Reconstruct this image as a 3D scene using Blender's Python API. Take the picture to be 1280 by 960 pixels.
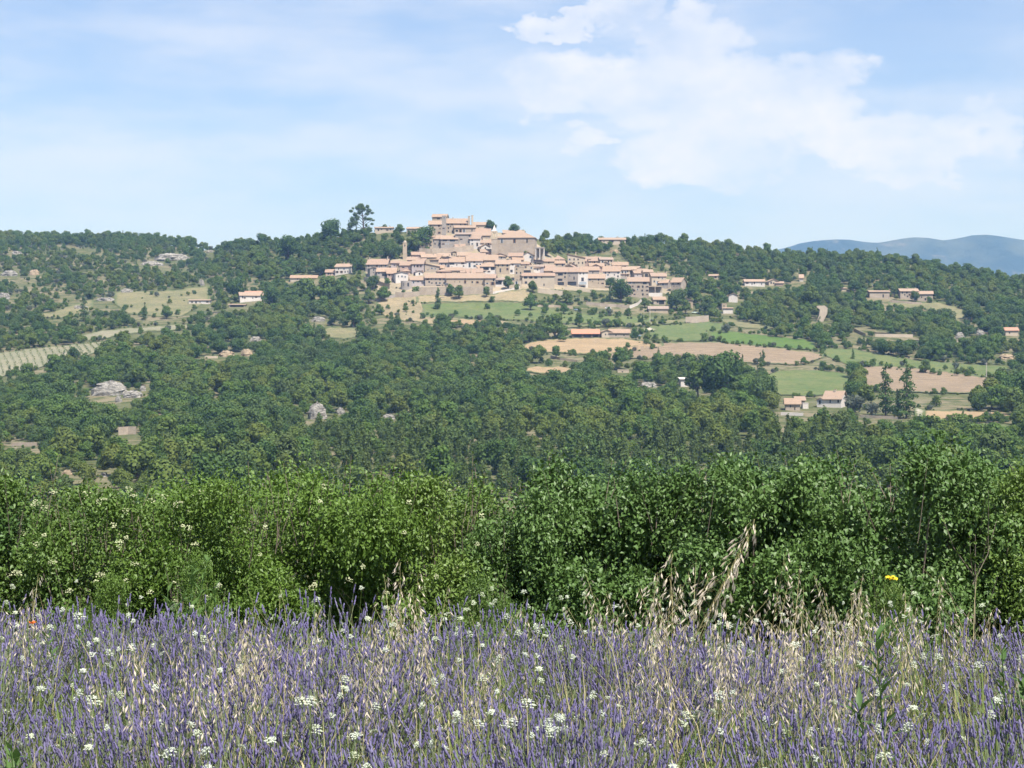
import bpy, math, random
import numpy as np
from math import radians, sin, cos, pi

for o in list(bpy.data.objects):
    bpy.data.objects.remove(o)
SC = bpy.context.scene
COL = SC.collection
rng = np.random.default_rng(7)
random.seed(7)

# ------------------------------------------------------------------ camera
F = 2400.0            # focal length in pixels of the 1280 px wide photograph
EYE = 1.62
cam = bpy.data.cameras.new('camera')
cam.sensor_width = 36.0
cam.lens = 36.0 * F / 1280.0
cam.clip_start = 0.1
cam.clip_end = 60000
camo = bpy.data.objects.new('camera', cam)
COL.objects.link(camo)
camo.location = (0, 0, EYE)
camo.rotation_euler = (radians(90), 0, 0)
SC.camera = camo

# ------------------------------------------------------------------ light
SUN_EL, SUN_AZ = radians(57), radians(147)      # azimuth clockwise from +Y (the view direction)
sd = bpy.data.lights.new('sun', 'SUN')
sd.energy = 4.8
sd.angle = radians(0.53)
sd.color = (1.0, 0.965, 0.92)
so = bpy.data.objects.new('sun', sd)
COL.objects.link(so)
so.rotation_euler = (radians(90) - SUN_EL, 0, -SUN_AZ + pi)
so.location = (0, -20, 60)

def nodes_of(tree):
    n = tree.nodes
    n.clear()
    return n, tree.links

class NT:
    """small helper that wires shader nodes"""
    def __init__(s, tree):
        s.t = tree; s.n = tree.nodes; s.l = tree.links
    def add(s, typ, **kw):
        nd = s.n.new(typ)
        for k, v in kw.items():
            if k.startswith('i_'):
                nd.inputs[k[2:].replace('_', ' ')].default_value = v
            else:
                setattr(nd, k, v)
        return nd
    def put(s, v, sock):
        if hasattr(v, 'is_output'):
            s.l.new(v, sock)
        else:
            sock.default_value = v
    def math(s, op, a, b=0.0, c=0.0, clamp=False):
        nd = s.n.new('ShaderNodeMath'); nd.operation = op; nd.use_clamp = clamp
        s.put(a, nd.inputs[0]); s.put(b, nd.inputs[1]); s.put(c, nd.inputs[2])
        return nd.outputs[0]
    def mix(s, f, a, b):
        nd = s.n.new('ShaderNodeMix'); nd.data_type = 'RGBA'
        s.put(f, nd.inputs[0])
        s.put(a if hasattr(a, 'is_output') else (*a[:3], 1), nd.inputs[6])
        s.put(b if hasattr(b, 'is_output') else (*b[:3], 1), nd.inputs[7])
        return nd.outputs[2]
    def noise(s, vec, scale, detail=3, rough=0.55):
        nd = s.n.new('ShaderNodeTexNoise')
        nd.inputs['Scale'].default_value = scale
        nd.inputs['Detail'].default_value = detail
        nd.inputs['Roughness'].default_value = rough
        if vec is not None: s.l.new(vec, nd.inputs['Vector'])
        return nd.outputs['Fac']
    def step(s, v, lo, hi):
        nd = s.n.new('ShaderNodeMapRange'); nd.interpolation_type = 'SMOOTHSTEP'
        s.put(v, nd.inputs[0]); nd.inputs[1].default_value = lo; nd.inputs[2].default_value = hi
        return nd.outputs[0]

W = bpy.data.worlds.new('World')
SC.world = W
W.use_nodes = True
nodes_of(W.node_tree)
q = NT(W.node_tree)
sky = q.add('ShaderNodeTexSky', sky_type='NISHITA', sun_disc=False)
sky.sun_elevation = SUN_EL
sky.sun_rotation = SUN_AZ
sky.altitude = 500
sky.air_density = 1.0
sky.dust_density = 0.3
sky.ozone_density = 1.2
tc = q.add('ShaderNodeTexCoord')
sep = q.add('ShaderNodeSeparateXYZ')
q.l.new(tc.outputs['Generated'], sep.inputs[0])
az = q.math('ARCTAN2', sep.outputs[0], sep.outputs[1])
el = q.math('ARCSINE', sep.outputs[2])
# clouds, laid out by compass bearing and height above the horizon
cmb = q.add('ShaderNodeCombineXYZ')
q.l.new(q.math('MULTIPLY', az, 1.0), cmb.inputs[0]); q.l.new(q.math('MULTIPLY', el, 1.7), cmb.inputs[1])
gvec = cmb.outputs[0]
warp1 = q.math('SUBTRACT', q.noise(gvec, 22, 5, 0.6), 0.5)
mp = q.add('ShaderNodeVectorMath', operation='ADD'); q.l.new(gvec, mp.inputs[0]); mp.inputs[1].default_value = (3.7, 1.3, 0)
warp2 = q.math('SUBTRACT', q.noise(mp.outputs[0], 22, 5, 0.6), 0.5)
azw = q.math('ADD', az, q.math('MULTIPLY', warp1, 0.075))
elw = q.math('ADD', el, q.math('MULTIPLY', warp2, 0.055))
def blob(x, y, w, h):
    a = q.math('DIVIDE', q.math('SUBTRACT', azw, math.atan((x - 640) / F)), w / F)
    b = q.math('DIVIDE', q.math('SUBTRACT', elw, math.atan((480 - y) / F)), h / F)
    r = q.math('ADD', q.math('MULTIPLY', a, a), q.math('MULTIPLY', b, b))
    return q.math('SUBTRACT', 1.0, r, clamp=True)
cum = None
for bb in [(865, 70, 105, 95), (905, 130, 140, 90), (850, 20, 42, 50), (770, 18, 60, 46), (700, 34, 85, 17),
           (1000, 130, 120, 75), (800, 120, 110, 70), (1080, 175, 110, 55), (900, 190, 190, 55), (690, 110, 120, 60), (1180, 190, 90, 45), (1250, 180, 60, 60), (1130, 225, 90, 30), (735, 185, 60, 22)]:
    v = blob(*bb)
    cum = v if cum is None else q.math('MAXIMUM', cum, v)
fine = q.noise(gvec, 34, 9, 0.62)
cumm = q.step(q.math('ADD', cum, q.math('MULTIPLY', q.math('SUBTRACT', fine, 0.5), 1.5)), 0.06, 0.80)
cumm = q.math('MULTIPLY', cumm, q.math('MULTIPLY_ADD', q.noise(gvec, 20, 7, 0.6), 1.5, 0.02, clamp=True))
# veil of high thin cloud, streaked sideways
st = q.add('ShaderNodeCombineXYZ')
q.l.new(q.math('MULTIPLY', az, 1.0), st.inputs[0]); q.l.new(q.math('MULTIPLY', el, 4.2), st.inputs[1])
veil = q.noise(st.outputs[0], 7.5, 6, 0.6)
veil2 = q.noise(st.outputs[0], 2.6, 3, 0.5)
vm = q.step(q.math('ADD', q.math('MULTIPLY', veil, 0.55), q.math('MULTIPLY', veil2, 0.45)), 0.36, 0.62)
gap = q.math('MAXIMUM', blob(1120, 55, 210, 75), blob(560, 262, 220, 26))
vm = q.math('MULTIPLY', vm, q.math('SUBTRACT', 1.0, q.math('MULTIPLY', gap, 0.75)))
vm = q.math('MULTIPLY', q.math('MULTIPLY_ADD', vm, 0.52, 0.11), q.math('MULTIPLY_ADD', q.step(el, 0.06, 0.13), 0.5, 0.5))
cov = q.math('MAXIMUM', cumm, vm)
bgsky = q.add('ShaderNodeVectorMath', operation='MULTIPLY')
hzn = q.add('ShaderNodeVectorMath', operation='SCALE'); q.l.new(sky.outputs[0], hzn.inputs[0])
q.l.new(q.math('MULTIPLY_ADD', q.step(el, -0.02, 0.14), 0.26, 0.74), hzn.inputs['Scale'])
q.l.new(hzn.outputs[0], bgsky.inputs[0]); bgsky.inputs[1].default_value = (0.88, 1.0, 1.30)
CLOUD = 8.1
colr = q.mix(cov, bgsky.outputs[0], (CLOUD * 0.93, CLOUD * 0.98, CLOUD * 1.12))
bg = q.add('ShaderNodeBackground')
bg.inputs['Strength'].default_value = 0.06
q.l.new(colr, bg.inputs['Color'])
wo = q.add('ShaderNodeOutputWorld')
q.l.new(bg.outputs[0], wo.inputs['Surface'])

SC.view_settings.view_transform = 'Standard'
SC.view_settings.look = 'None'
SC.view_settings.exposure = 0.95
SC.view_settings.gamma = 1.0
SC.render.engine = 'CYCLES'
cy = SC.cycles
cy.max_bounces = 6; cy.diffuse_bounces = 2; cy.glossy_bounces = 1; cy.transmission_bounces = 2
cy.transparent_max_bounces = 4; cy.volume_bounces = 0
cy.use_denoising = True
cy.caustics_reflective = False; cy.caustics_refractive = False

# ------------------------------------------------------------------ materials
MATS = {}
def base_mat(name):
    m = bpy.data.materials.new(name)
    m.use_nodes = True
    m.node_tree.nodes.clear()
    MATS[name] = m
    return m, NT(m.node_tree)

def finish(q, colour, rough=0.9, bump=None, bump_d=0.05, transl=0.0, spec=0.3, bstr=0.6):
    p = q.add('ShaderNodeBsdfPrincipled')
    q.put(colour if hasattr(colour, 'is_output') else (*colour[:3], 1), p.inputs['Base Color'])
    p.inputs['Roughness'].default_value = rough
    p.inputs['Specular IOR Level'].default_value = spec
    if bump is not None:
        b = q.add('ShaderNodeBump'); b.inputs['Strength'].default_value = bstr; b.inputs['Distance'].default_value = bump_d
        q.l.new(bump, b.inputs['Height']); q.l.new(b.outputs[0], p.inputs['Normal'])
    out = q.add('ShaderNodeOutputMaterial')
    if transl > 0:
        t = q.add('ShaderNodeBsdfTranslucent')
        q.put(colour if hasattr(colour, 'is_output') else (*colour[:3], 1), t.inputs['Color'])
        mx = q.add('ShaderNodeMixShader'); mx.inputs[0].default_value = transl
        q.l.new(p.outputs[0], mx.inputs[1]); q.l.new(t.outputs[0], mx.inputs[2])
        q.l.new(mx.outputs[0], out.inputs[0])
    else:
        q.l.new(p.outputs[0], out.inputs[0])

def objvec(q):
    return q.add('ShaderNodeTexCoord').outputs['Object']
def posvec(q):
    return q.add('ShaderNodeNewGeometry').outputs['Position']
def rnd(q):
    return q.add('ShaderNodeObjectInfo').outputs['Random']

def leaf_mat(name, c1, c2, c3, transl=0.33, rough=0.7, spec=0.12, nscale=1.2, island=0.3):
    """foliage: colour differs from plant to plant, from clump to clump and from leaf to leaf"""
    m, q = base_mat(name)
    isl = q.add('ShaderNodeNewGeometry').outputs['Random Per Island']
    n = q.noise(posvec(q), nscale, 3)
    f = q.math('ADD', q.math('MULTIPLY', isl, island), q.math('MULTIPLY', q.step(n, 0.3, 0.7), 1 - island))
    a = q.mix(f, c1, c2)
    a = q.mix(q.step(rnd(q), 0.15, 1.0), a, c3)
    finish(q, a, rough=rough, transl=transl, spec=spec)
    return m

def flat_mat(name, c, var=0.25, scale=3.0, rough=0.85, spec=0.3, transl=0.0):
    m, q = base_mat(name)
    n = q.noise(objvec(q), scale, 4)
    c1 = tuple(x * (1 - var) for x in c); c2 = tuple(min(1, x * (1 + var)) for x in c)
    finish(q, q.mix(q.step(n, 0.25, 0.75), c1, c2), rough=rough, spec=spec, transl=transl)
    return m

def stone_mat(name, c, c2, rs=1.0):
    """rubble wall seen from afar: courses of stones, stains, paler mortar"""
    m, q = base_mat(name)
    v = objvec(q)
    big = q.noise(v, 0.22, 3)
    vo = q.add('ShaderNodeTexVoronoi'); vo.inputs['Scale'].default_value = 1.6 * rs
    q.l.new(v, vo.inputs['Vector'])
    sp = q.add('ShaderNodeSeparateColor'); q.l.new(vo.outputs['Color'], sp.inputs[0])
    a = q.mix(q.step(big, 0.3, 0.7), c, c2)
    a = q.mix(q.math('MULTIPLY', sp.outputs[0], 0.30), a, tuple(x * 0.55 for x in c2))
    a = q.mix(q.math('MULTIPLY', q.step(q.noise(v, 0.9, 5), 0.55, 0.8), 0.35), a, tuple(min(.7, x * 1.25) for x in c))
    r = rnd(q)
    a = q.mix(q.math('MULTIPLY', r, 0.16), a, (0.36, 0.30, 0.26))
    finish(q, a, rough=0.95, bump=vo.outputs['Distance'], bump_d=0.06, spec=0.15)
    return m

def roof_mat(name, c, c2):
    m, q = base_mat(name)
    v = objvec(q)
    wv = q.add('ShaderNodeTexWave'); wv.inputs['Scale'].default_value = 1.1; wv.inputs['Distortion'].default_value = 0.4
    q.l.new(v, wv.inputs['Vector'])
    vo = q.add('ShaderNodeTexVoronoi'); vo.inputs['Scale'].default_value = 1.5
    q.l.new(v, vo.inputs['Vector'])
    sp = q.add('ShaderNodeSeparateColor'); q.l.new(vo.outputs['Color'], sp.inputs[0])
    a = q.mix(q.step(q.noise(v, 0.6, 4), 0.38, 0.62), c, c2)
    a = q.mix(q.math('MULTIPLY', sp.outputs[0], 0.35), a, (0.33, 0.2, 0.14))
    a = q.mix(q.math('MULTIPLY', rnd(q), 0.55), a, (0.29, 0.225, 0.175))
    a = q.mix(q.math('MULTIPLY', q.step(q.noise(v, 1.3, 5, .7), .5, .68), 0.45), a, (0.25, 0.19, 0.15))
    finish(q, a, rough=0.9, bump=wv.outputs['Fac'], bump_d=0.08, spec=0.15)
    return m

stone_mat('stone', (0.38, 0.325, 0.265), (0.30, 0.25, 0.20))
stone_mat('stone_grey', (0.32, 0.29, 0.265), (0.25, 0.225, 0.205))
stone_mat('stone_gold', (0.40, 0.335, 0.25), (0.34, 0.275, 0.20))
stone_mat('plaster_cream', (0.46, 0.395, 0.31), (0.41, 0.345, 0.27), 3)
stone_mat('plaster_pink', (0.43, 0.32, 0.27), (0.38, 0.28, 0.235), 3)
stone_mat('plaster_white', (0.60, 0.57, 0.54), (0.52, 0.48, 0.45), 4)
stone_mat('plaster_mauve', (0.42, 0.375, 0.38), (0.36, 0.325, 0.33), 4)
roof_mat('tile_orange', (0.335, 0.240, 0.172), (0.265, 0.200, 0.148))
roof_mat('tile_pink', (0.32, 0.230, 0.175), (0.255, 0.195, 0.155))
roof_mat('tile_pale', (0.37, 0.275, 0.205), (0.29, 0.225, 0.17))
roof_mat('tile_dark', (0.30, 0.25, 0.22), (0.24, 0.21, 0.19))
roof_mat('tile_red', (0.50, 0.22, 0.14), (0.44, 0.22, 0.15))
flat_mat('dark_glass_and_shade', (0.035, 0.035, 0.04), rough=0.3)
flat_mat('shutter_grey', (0.30, 0.34, 0.38))
flat_mat('shutter_brown', (0.16, 0.09, 0.06))
flat_mat('lintel', (0.5, 0.46, 0.4))
flat_mat('rail', (0.10, 0.10, 0.11))
flat_mat('bark', (0.13, 0.10, 0.08), scale=6)
flat_mat('bark_dark', (0.07, 0.055, 0.045), scale=6)
leaf_mat('oak_leaves', (0.072, 0.132, 0.030), (0.122, 0.200, 0.048), (0.120, 0.175, 0.046), nscale=0.5)
leaf_mat('dark_leaves', (0.050, 0.100, 0.028), (0.092, 0.155, 0.044), (0.092, 0.140, 0.045), nscale=0.5)
leaf_mat('light_leaves', (0.085, 0.140, 0.030), (0.150, 0.200, 0.050), (0.13, 0.165, 0.040), nscale=0.5)
leaf_mat('olive_leaves', (0.080, 0.128, 0.040), (0.120, 0.172, 0.055), (0.105, 0.145, 0.048), nscale=0.5)
leaf_mat('grey_leaves', (0.09, 0.115, 0.085), (0.14, 0.165, 0.12), (0.12, 0.13, 0.10), nscale=0.5)

# ------------------------------------------------------------------ mesh helpers
def link(o, parent=None):
    COL.objects.link(o)
    if parent is not None: o.parent = parent
    return o

def raw_mesh(name, V, polys, mats=None, midx=None, smooth=False):
    """polys: list of int arrays each (n,k)"""
    me = bpy.data.meshes.new(name)
    V = np.asarray(V, dtype=np.float32)
    loops = []; starts = []; tot = 0
    for P in polys:
        P = np.asarray(P, dtype=np.int32)
        if len(P) == 0: continue
        n, k = P.shape
        loops.append(P.ravel()); starts.append(tot + np.arange(n) * k); tot += n * k
    loops = np.concatenate(loops); starts = np.concatenate(starts)
    me.vertices.add(len(V)); me.vertices.foreach_set('co', V.ravel())
    me.loops.add(len(loops)); me.loops.foreach_set('vertex_index', loops)
    me.polygons.add(len(starts)); me.polygons.foreach_set('loop_start', starts.astype(np.int32))
    if mats:
        for m in mats: me.materials.append(MATS[m])
    if midx is not None: me.polygons.foreach_set('material_index', np.asarray(midx, dtype=np.int32))
    if smooth: me.polygons.foreach_set('use_smooth', np.ones(len(starts), dtype=bool))
    me.update(calc_edges=True)
    return me

class MB:
    """collects boxes, prisms and tubes into one mesh"""
    def __init__(s): s.v = []; s.f = []
    def quadpts(s, pts):
        i = len(s.v); s.v += [tuple(p) for p in pts]; s.f.append(tuple(range(i, i + len(pts))))
    def box(s, x0, x1, y0, y1, z0, z1):
        i = len(s.v)
        s.v += [(x0, y0, z0), (x1, y0, z0), (x1, y1, z0), (x0, y1, z0), (x0, y0, z1), (x1, y0, z1), (x1, y1, z1), (x0, y1, z1)]
        for f in [(0, 3, 2, 1), (4, 5, 6, 7), (0, 1, 5, 4), (1, 2, 6, 5), (2, 3, 7, 6), (3, 0, 4, 7)]:
            s.f.append(tuple(i + k for k in f))
    def hexa(s, p):
        """eight corners: bottom four then top four"""
        i = len(s.v); s.v += [tuple(x) for x in p]
        for f in [(0, 3, 2, 1), (4, 5, 6, 7), (0, 1, 5, 4), (1, 2, 6, 5), (2, 3, 7, 6), (3, 0, 4, 7)]:
            s.f.append(tuple(i + k for k in f))
    def tube(s, pts, rads, n=6, cap=True):
        pts = [np.array(p, float) for p in pts]; i0 = len(s.v)
        for k, p in enumerate(pts):
            d = pts[min(k + 1, len(pts) - 1)] - pts[max(k - 1, 0)]
            d = d / (np.linalg.norm(d) + 1e-9)
            a = np.cross(d, (0, 1, 0.1)); a /= np.linalg.norm(a) + 1e-9; b = np.cross(d, a)
            for j in range(n):
                t = 2 * pi * j / n
                s.v.append(tuple(p + rads[k] * (a * cos(t) + b * sin(t))))
        for k in range(len(pts) - 1):
            for j in range(n):
                a = i0 + k * n + j; b = i0 + k * n + (j + 1) % n
                s.f.append((a, b, b + n, a + n))
        if cap: s.f.append(tuple(i0 + (len(pts) - 1) * n + j for j in range(n)))
    def mesh(s, name, mat, smooth=False):
        me = bpy.data.meshes.new(name); me.from_pydata(s.v, [], s.f); me.materials.append(MATS[mat])
        if smooth: me.polygons.foreach_set('use_smooth', [True] * len(me.polygons))
        me.update(); return me
    def build(s, name, mat, parent=None, smooth=False):
        return link(bpy.data.objects.new(name, s.mesh(name, mat, smooth)), parent)

def tag(o, label=None, cat=None, group=None, kind=None):
    if label: o['label'] = label
    if cat: o['category'] = cat
    if group: o['group'] = group
    if kind: o['kind'] = kind
    return o
def empty(name, loc, rz=0.0, s=1.0):
    o = bpy.data.objects.new(name, None); o.location = loc; o.rotation_euler = (0, 0, rz); o.scale = (s, s, s)
    o.empty_display_size = 0.1
    return link(o)

# ------------------------------------------------------------------ the lie of the land
def ip(x, xs, ys): return np.interp(x, xs, ys)
SKY_U = [-900, -200, 0, 60, 120, 180, 230, 262, 300, 350, 400, 450, 500, 535, 580, 620, 650, 690, 720, 780, 830, 900, 960, 1000, 1060, 1120, 1180, 1240, 1280, 1500, 2200]
SKY_Y = [308, 296, 298, 298, 300, 302, 306, 311, 307, 305, 301, 293, 291, 289, 288, 289, 292, 298, 303, 305, 307, 313, 321, 323, 325, 328, 338, 350, 358, 385, 400]
RDG_U = [-900, 200, 262, 320, 440, 520, 660, 740, 1280, 2200]
RDG_Y = [1950, 1900, 1760, 1600, 1520, 1485, 1485, 1600, 1560, 1500]
NK = [60, 150, 300, 400, 520]
NZ = [-8, -28, -45, -36.5, -26]
FK = [520, 600, 700, 850, 1000, 1120, 1300]
FYC = [608, 578, 545, 505, 468, 430, 386]
FYL = [608, 580, 550, 512, 466, 432, 388]
FYR = [608, 578, 545, 508, 478, 444, 400]
_ph = rng.uniform(0, 6.28, (10, 2)); _fr = rng.uniform(0.012, 0.05, (10, 2)) * rng.choice([-1, 1], (10, 2))
def bumps(X, Y):
    z = 0
    for k in range(10):
        z = z + np.sin(X * _fr[k, 0] + _ph[k, 0] + Y * _fr[k, 1] * 0.6 + _ph[k, 1])
    return z * 0.32
def H(X, Y):
    X = np.asarray(X, float); Y = np.asarray(Y, float)
    X, Y = np.broadcast_arrays(X, Y)
    u = np.clip(640 + F * X / np.maximum(Y, 60.0), -900, 2200)
    # field, verge and bank close to the camera
    near = np.interp(Y, [-60, 0, 6, 10.0, 11.6, 14, 20, 60], [0.2, 0, 0, -0.08, -0.55, -0.95, -1.9, -8])
    mid = np.interp(Y, NK, NZ)
    t = np.clip((u - 640) / 640, -1, 1)
    py = np.where(t < 0, np.interp(Y, FK, FYC) * (1 + t) - np.interp(Y, FK, FYL) * t,
                  np.interp(Y, FK, FYC) * (1 - t) + np.interp(Y, FK, FYR) * t)
    far = EYE + (480 - py) / F * Y
    yr = np.interp(u, SKY_U, SKY_Y); Yr = np.interp(u, RDG_U, RDG_Y)
    zr = EYE + (480 - yr) / F * Yr
    z13 = EYE + (480 - np.where(t < 0, 386 * (1 + t) - 388 * t, 386 * (1 - t) + 400 * t)) / F * 1300
    s = np.clip((Y - 1300) / (Yr - 1300), 0, 1)
    up = z13 + (zr - z13) * s
    d = np.maximum(Y - Yr, 0)
    back = zr - 0.0006 * d * d * (d < 250) - (d >= 250) * (37.5 + (d - 250) * 0.28)
    back = np.maximum(back, -55.0)
    z = np.where(Y < 60, near, np.where(Y < 520, mid, np.where(Y < 1300, far, np.where(Y < Yr, up, back))))
    # a little plateau below the front row of the village
    k = np.clip((Y - 70) / 200, 0, 1) * np.where(Y > 2500, 0, 1)
    return z + bumps(X, Y) * k
_YS = np.arange(500.0, 2050.0, 1.5)
def ground_at(px, py, ymin=500.0):
    """the point of the ground that lies on the sight line through a pixel of the photograph"""
    Y = _YS[_YS >= ymin]
    X = (px - 640) / F * Y
    s = 480 - (H(X, Y) - EYE) * F / Y
    i = np.argmax(s <= py)
    if s[i] > py: i = int(np.argmin(s))
    if i == 0: return float(X[0]), float(Y[0]), float(H(X[0], Y[0]))
    f = (s[i - 1] - py) / (s[i - 1] - s[i] + 1e-9); f = min(1, max(0, f))
    y = Y[i - 1] + f * (Y[i] - Y[i - 1]); x = (px - 640) / F * y
    return float(x), float(y), float(H(x, y))

# ground sheet
ts = np.concatenate([-np.geomspace(8, 0.5, 26), np.arange(-0.485, 0.49, 0.0075), np.geomspace(0.5, 8, 26)])
Ys = np.concatenate([np.linspace(-60, -4, 12), np.arange(-2, 20, 0.5), np.arange(20, 60, 4), np.arange(60, 500, 11), np.arange(500, 1300, 8), np.arange(1300, 2000, 5),
                     np.arange(2000, 2600, 40), np.geomspace(2600, 13400, 14)])
TT, YY = np.meshgrid(ts, Ys)
XX = np.clip(TT * (np.maximum(YY, 0) + 20), -8990, 15990)
ZZ = H(XX, YY)
V = np.stack([XX, YY, ZZ], -1).reshape(-1, 3)
nr, nc = TT.shape
ii = (np.arange(nr - 1)[:, None] * nc + np.arange(nc - 1)[None]).ravel()
Q = np.stack([ii, ii + 1, ii + nc + 1, ii + nc], 1)
m, q = base_mat('ground_soil')
pv = posvec(q)
a = q.mix(q.step(q.noise(pv, 0.02, 4), 0.38, 0.62), (0.10, 0.115, 0.05), (0.21, 0.18, 0.12))
a = q.mix(q.step(q.noise(pv, 0.12, 5), 0.45, 0.6), a, (0.065, 0.085, 0.03))
a = q.mix(q.step(q.noise(pv, 0.35, 6, 0.7), 0.60, 0.68), a, (0.34, 0.30, 0.24))
a = q.mix(q.math('MULTIPLY', q.noise(pv, 9, 4), 0.5), a, (0.06, 0.06, 0.025))
finish(q, a, rough=1.0, bump=q.noise(pv, 0.8, 6), bump_d=0.3, spec=0.1)
g = link(bpy.data.objects.new('ground', raw_mesh('ground', V, [Q], ['ground_soil'], smooth=True)))
tag(g, kind='structure', label='wooded hillside and valley ground rising to the village')

# far blue mountains
MU = [-900, 700, 900, 985, 1000, 1020, 1045, 1062, 1085, 1100, 1120, 1140, 1160, 1180, 1200, 1215, 1235, 1255, 1275, 1300, 1380, 1480, 1700, 2400]
MY = [345, 340, 325, 308, 303, 300, 298.5, 299, 302.5, 303, 299, 296, 296.8, 300, 297, 293.5, 292.8, 295.5, 299, 301, 295, 303, 300, 316]
def mountains():
    us = np.arange(-900, 2400, 9.0); D = np.unique(np.append(np.linspace(0, 1, 34), .53))
    U, S = np.meshgrid(us, D)
    Y0 = 7800 + 3400 * S + 0 * U
    X = (U - 640) / F * 9600 + 0 * S
    zr = EYE + (479 - np.interp(U, MU, MY)) / F * 9600
    prof = np.interp(S, [0, .2, .53, .7, 1], [0, .35, 1, .8, .1])
    n = 0
    r = np.random.default_rng(3)
    for k in range(14):
        fx, fy = r.uniform(0.0006, 0.006, 2); p = r.uniform(0, 6.3)
        n = n + np.sin(X * fx + Y0 * fy * (1 if k % 2 else -1) + p) / (1 + fx * 900)
    Z = -60 + (zr + 60) * prof + n * 15 * np.interp(S, [0, .2, .45, .5, .56, 1], [0, 3.2, 1.2, 0.12, 0.3, .3])
    nr, nc = U.shape
    ii = (np.arange(nr - 1)[:, None] * nc + np.arange(nc - 1)[None]).ravel()
    Y1 = Y0 * 1.0
    return raw_mesh('mountains', np.stack([X, Y1, Z], -1).reshape(-1, 3), [np.stack([ii, ii + 1, ii + nc + 1, ii + nc], 1)], ['mountain_woods'], smooth=True)
m, q = base_mat('mountain_woods')
pv = posvec(q)
a = q.mix(q.step(q.noise(pv, 0.0016, 8, 0.65), 0.42, 0.58), (0.008, 0.022, 0.018), (0.042, 0.056, 0.038))
a = q.mix(q.step(q.noise(pv, 0.006, 6, 0.7), 0.58, 0.70), a, (0.09, 0.09, 0.065))
finish(q, a, rough=1.0, bump=q.noise(pv, 0.02, 6), bump_d=20, spec=0.05)
mo = link(bpy.data.objects.new('mountains', mountains()))
tag(mo, kind='structure', label='far wooded mountains fading to blue behind the right ridge')
# ------------------------------------------------------------------ fields, clearings and tracks laid over the hillside
FIELDS = []      # outlines as seen from the photograph's viewpoint, used to keep trees off them
def field_mat(name, c1, c2, c3, rows=None):
    m, q = base_mat(name)
    pv = posvec(q)
    a = q.mix(q.step(q.noise(pv, 0.05, 4), 0.35, 0.65), c1, c2)
    a = q.mix(q.math('MULTIPLY', q.step(q.noise(pv, 0.5, 5, 0.65), 0.45, 0.7), 0.7), a, c3)
    a = q.mix(q.math('MULTIPLY', q.step(q.noise(pv, 0.17, 6, 0.7), 0.5, 0.62), 0.45), a, tuple(x * .62 for x in c1))
    if rows:
        mp = q.add('ShaderNodeMapping'); mp.inputs['Rotation'].default_value = (0, 0, rows[1]); q.l.new(pv, mp.inputs[0])
        wv = q.add('ShaderNodeTexWave'); wv.inputs['Scale'].default_value = rows[0]; wv.inputs['Distortion'].default_value = 0.6
        q.l.new(mp.outputs[0], wv.inputs['Vector'])
        a = q.mix(q.math('MULTIPLY', q.step(wv.outputs['Fac'], 0.45, 0.7), rows[2]), a, rows[3])
    at = q.add('ShaderNodeAttribute', attribute_name='edge')
    ed = q.math('ADD', at.outputs['Fac'], q.math('MULTIPLY', q.math('SUBTRACT', q.noise(pv, 0.22, 5, 0.7), 0.5), 1.6))
    a = q.mix(q.step(ed, 0.15, 0.5), (0.095, 0.115, 0.05), a)
    finish(q, a, rough=1.0, spec=0.1, bump=q.noise(pv, 1.2, 4), bump_d=0.12)
field_mat('ploughed', (0.205, 0.162, 0.112), (0.24, 0.188, 0.132), (0.17, 0.145, 0.095), (0.035, 1.35, 0.45, (0.18, 0.13, 0.09)))
field_mat('stubble', (0.29, 0.215, 0.13), (0.24, 0.18, 0.11), (0.31, 0.24, 0.15))
field_mat('dry_grass', (0.175, 0.165, 0.09), (0.12, 0.13, 0.065), (0.24, 0.20, 0.125))
field_mat('meadow', (0.085, 0.125, 0.045), (0.115, 0.14, 0.055), (0.15, 0.145, 0.07))
field_mat('meadow_bright', (0.070, 0.125, 0.030), (0.095, 0.14, 0.04), (0.075, 0.12, 0.03))
field_mat('chalk', (0.42, 0.38, 0.32), (0.36, 0.33, 0.26), (0.30, 0.27, 0.20))
field_mat('vine_soil', (0.22, 0.205, 0.145), (0.18, 0.18, 0.12), (0.14, 0.155, 0.09))
field_mat('dry_slope', (0.245, 0.20, 0.125), (0.19, 0.165, 0.10), (0.30, 0.25, 0.165))
field_mat('village_earth', (0.30, 0.25, 0.18), (0.22, 0.19, 0.13), (0.34, 0.29, 0.22))
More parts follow.
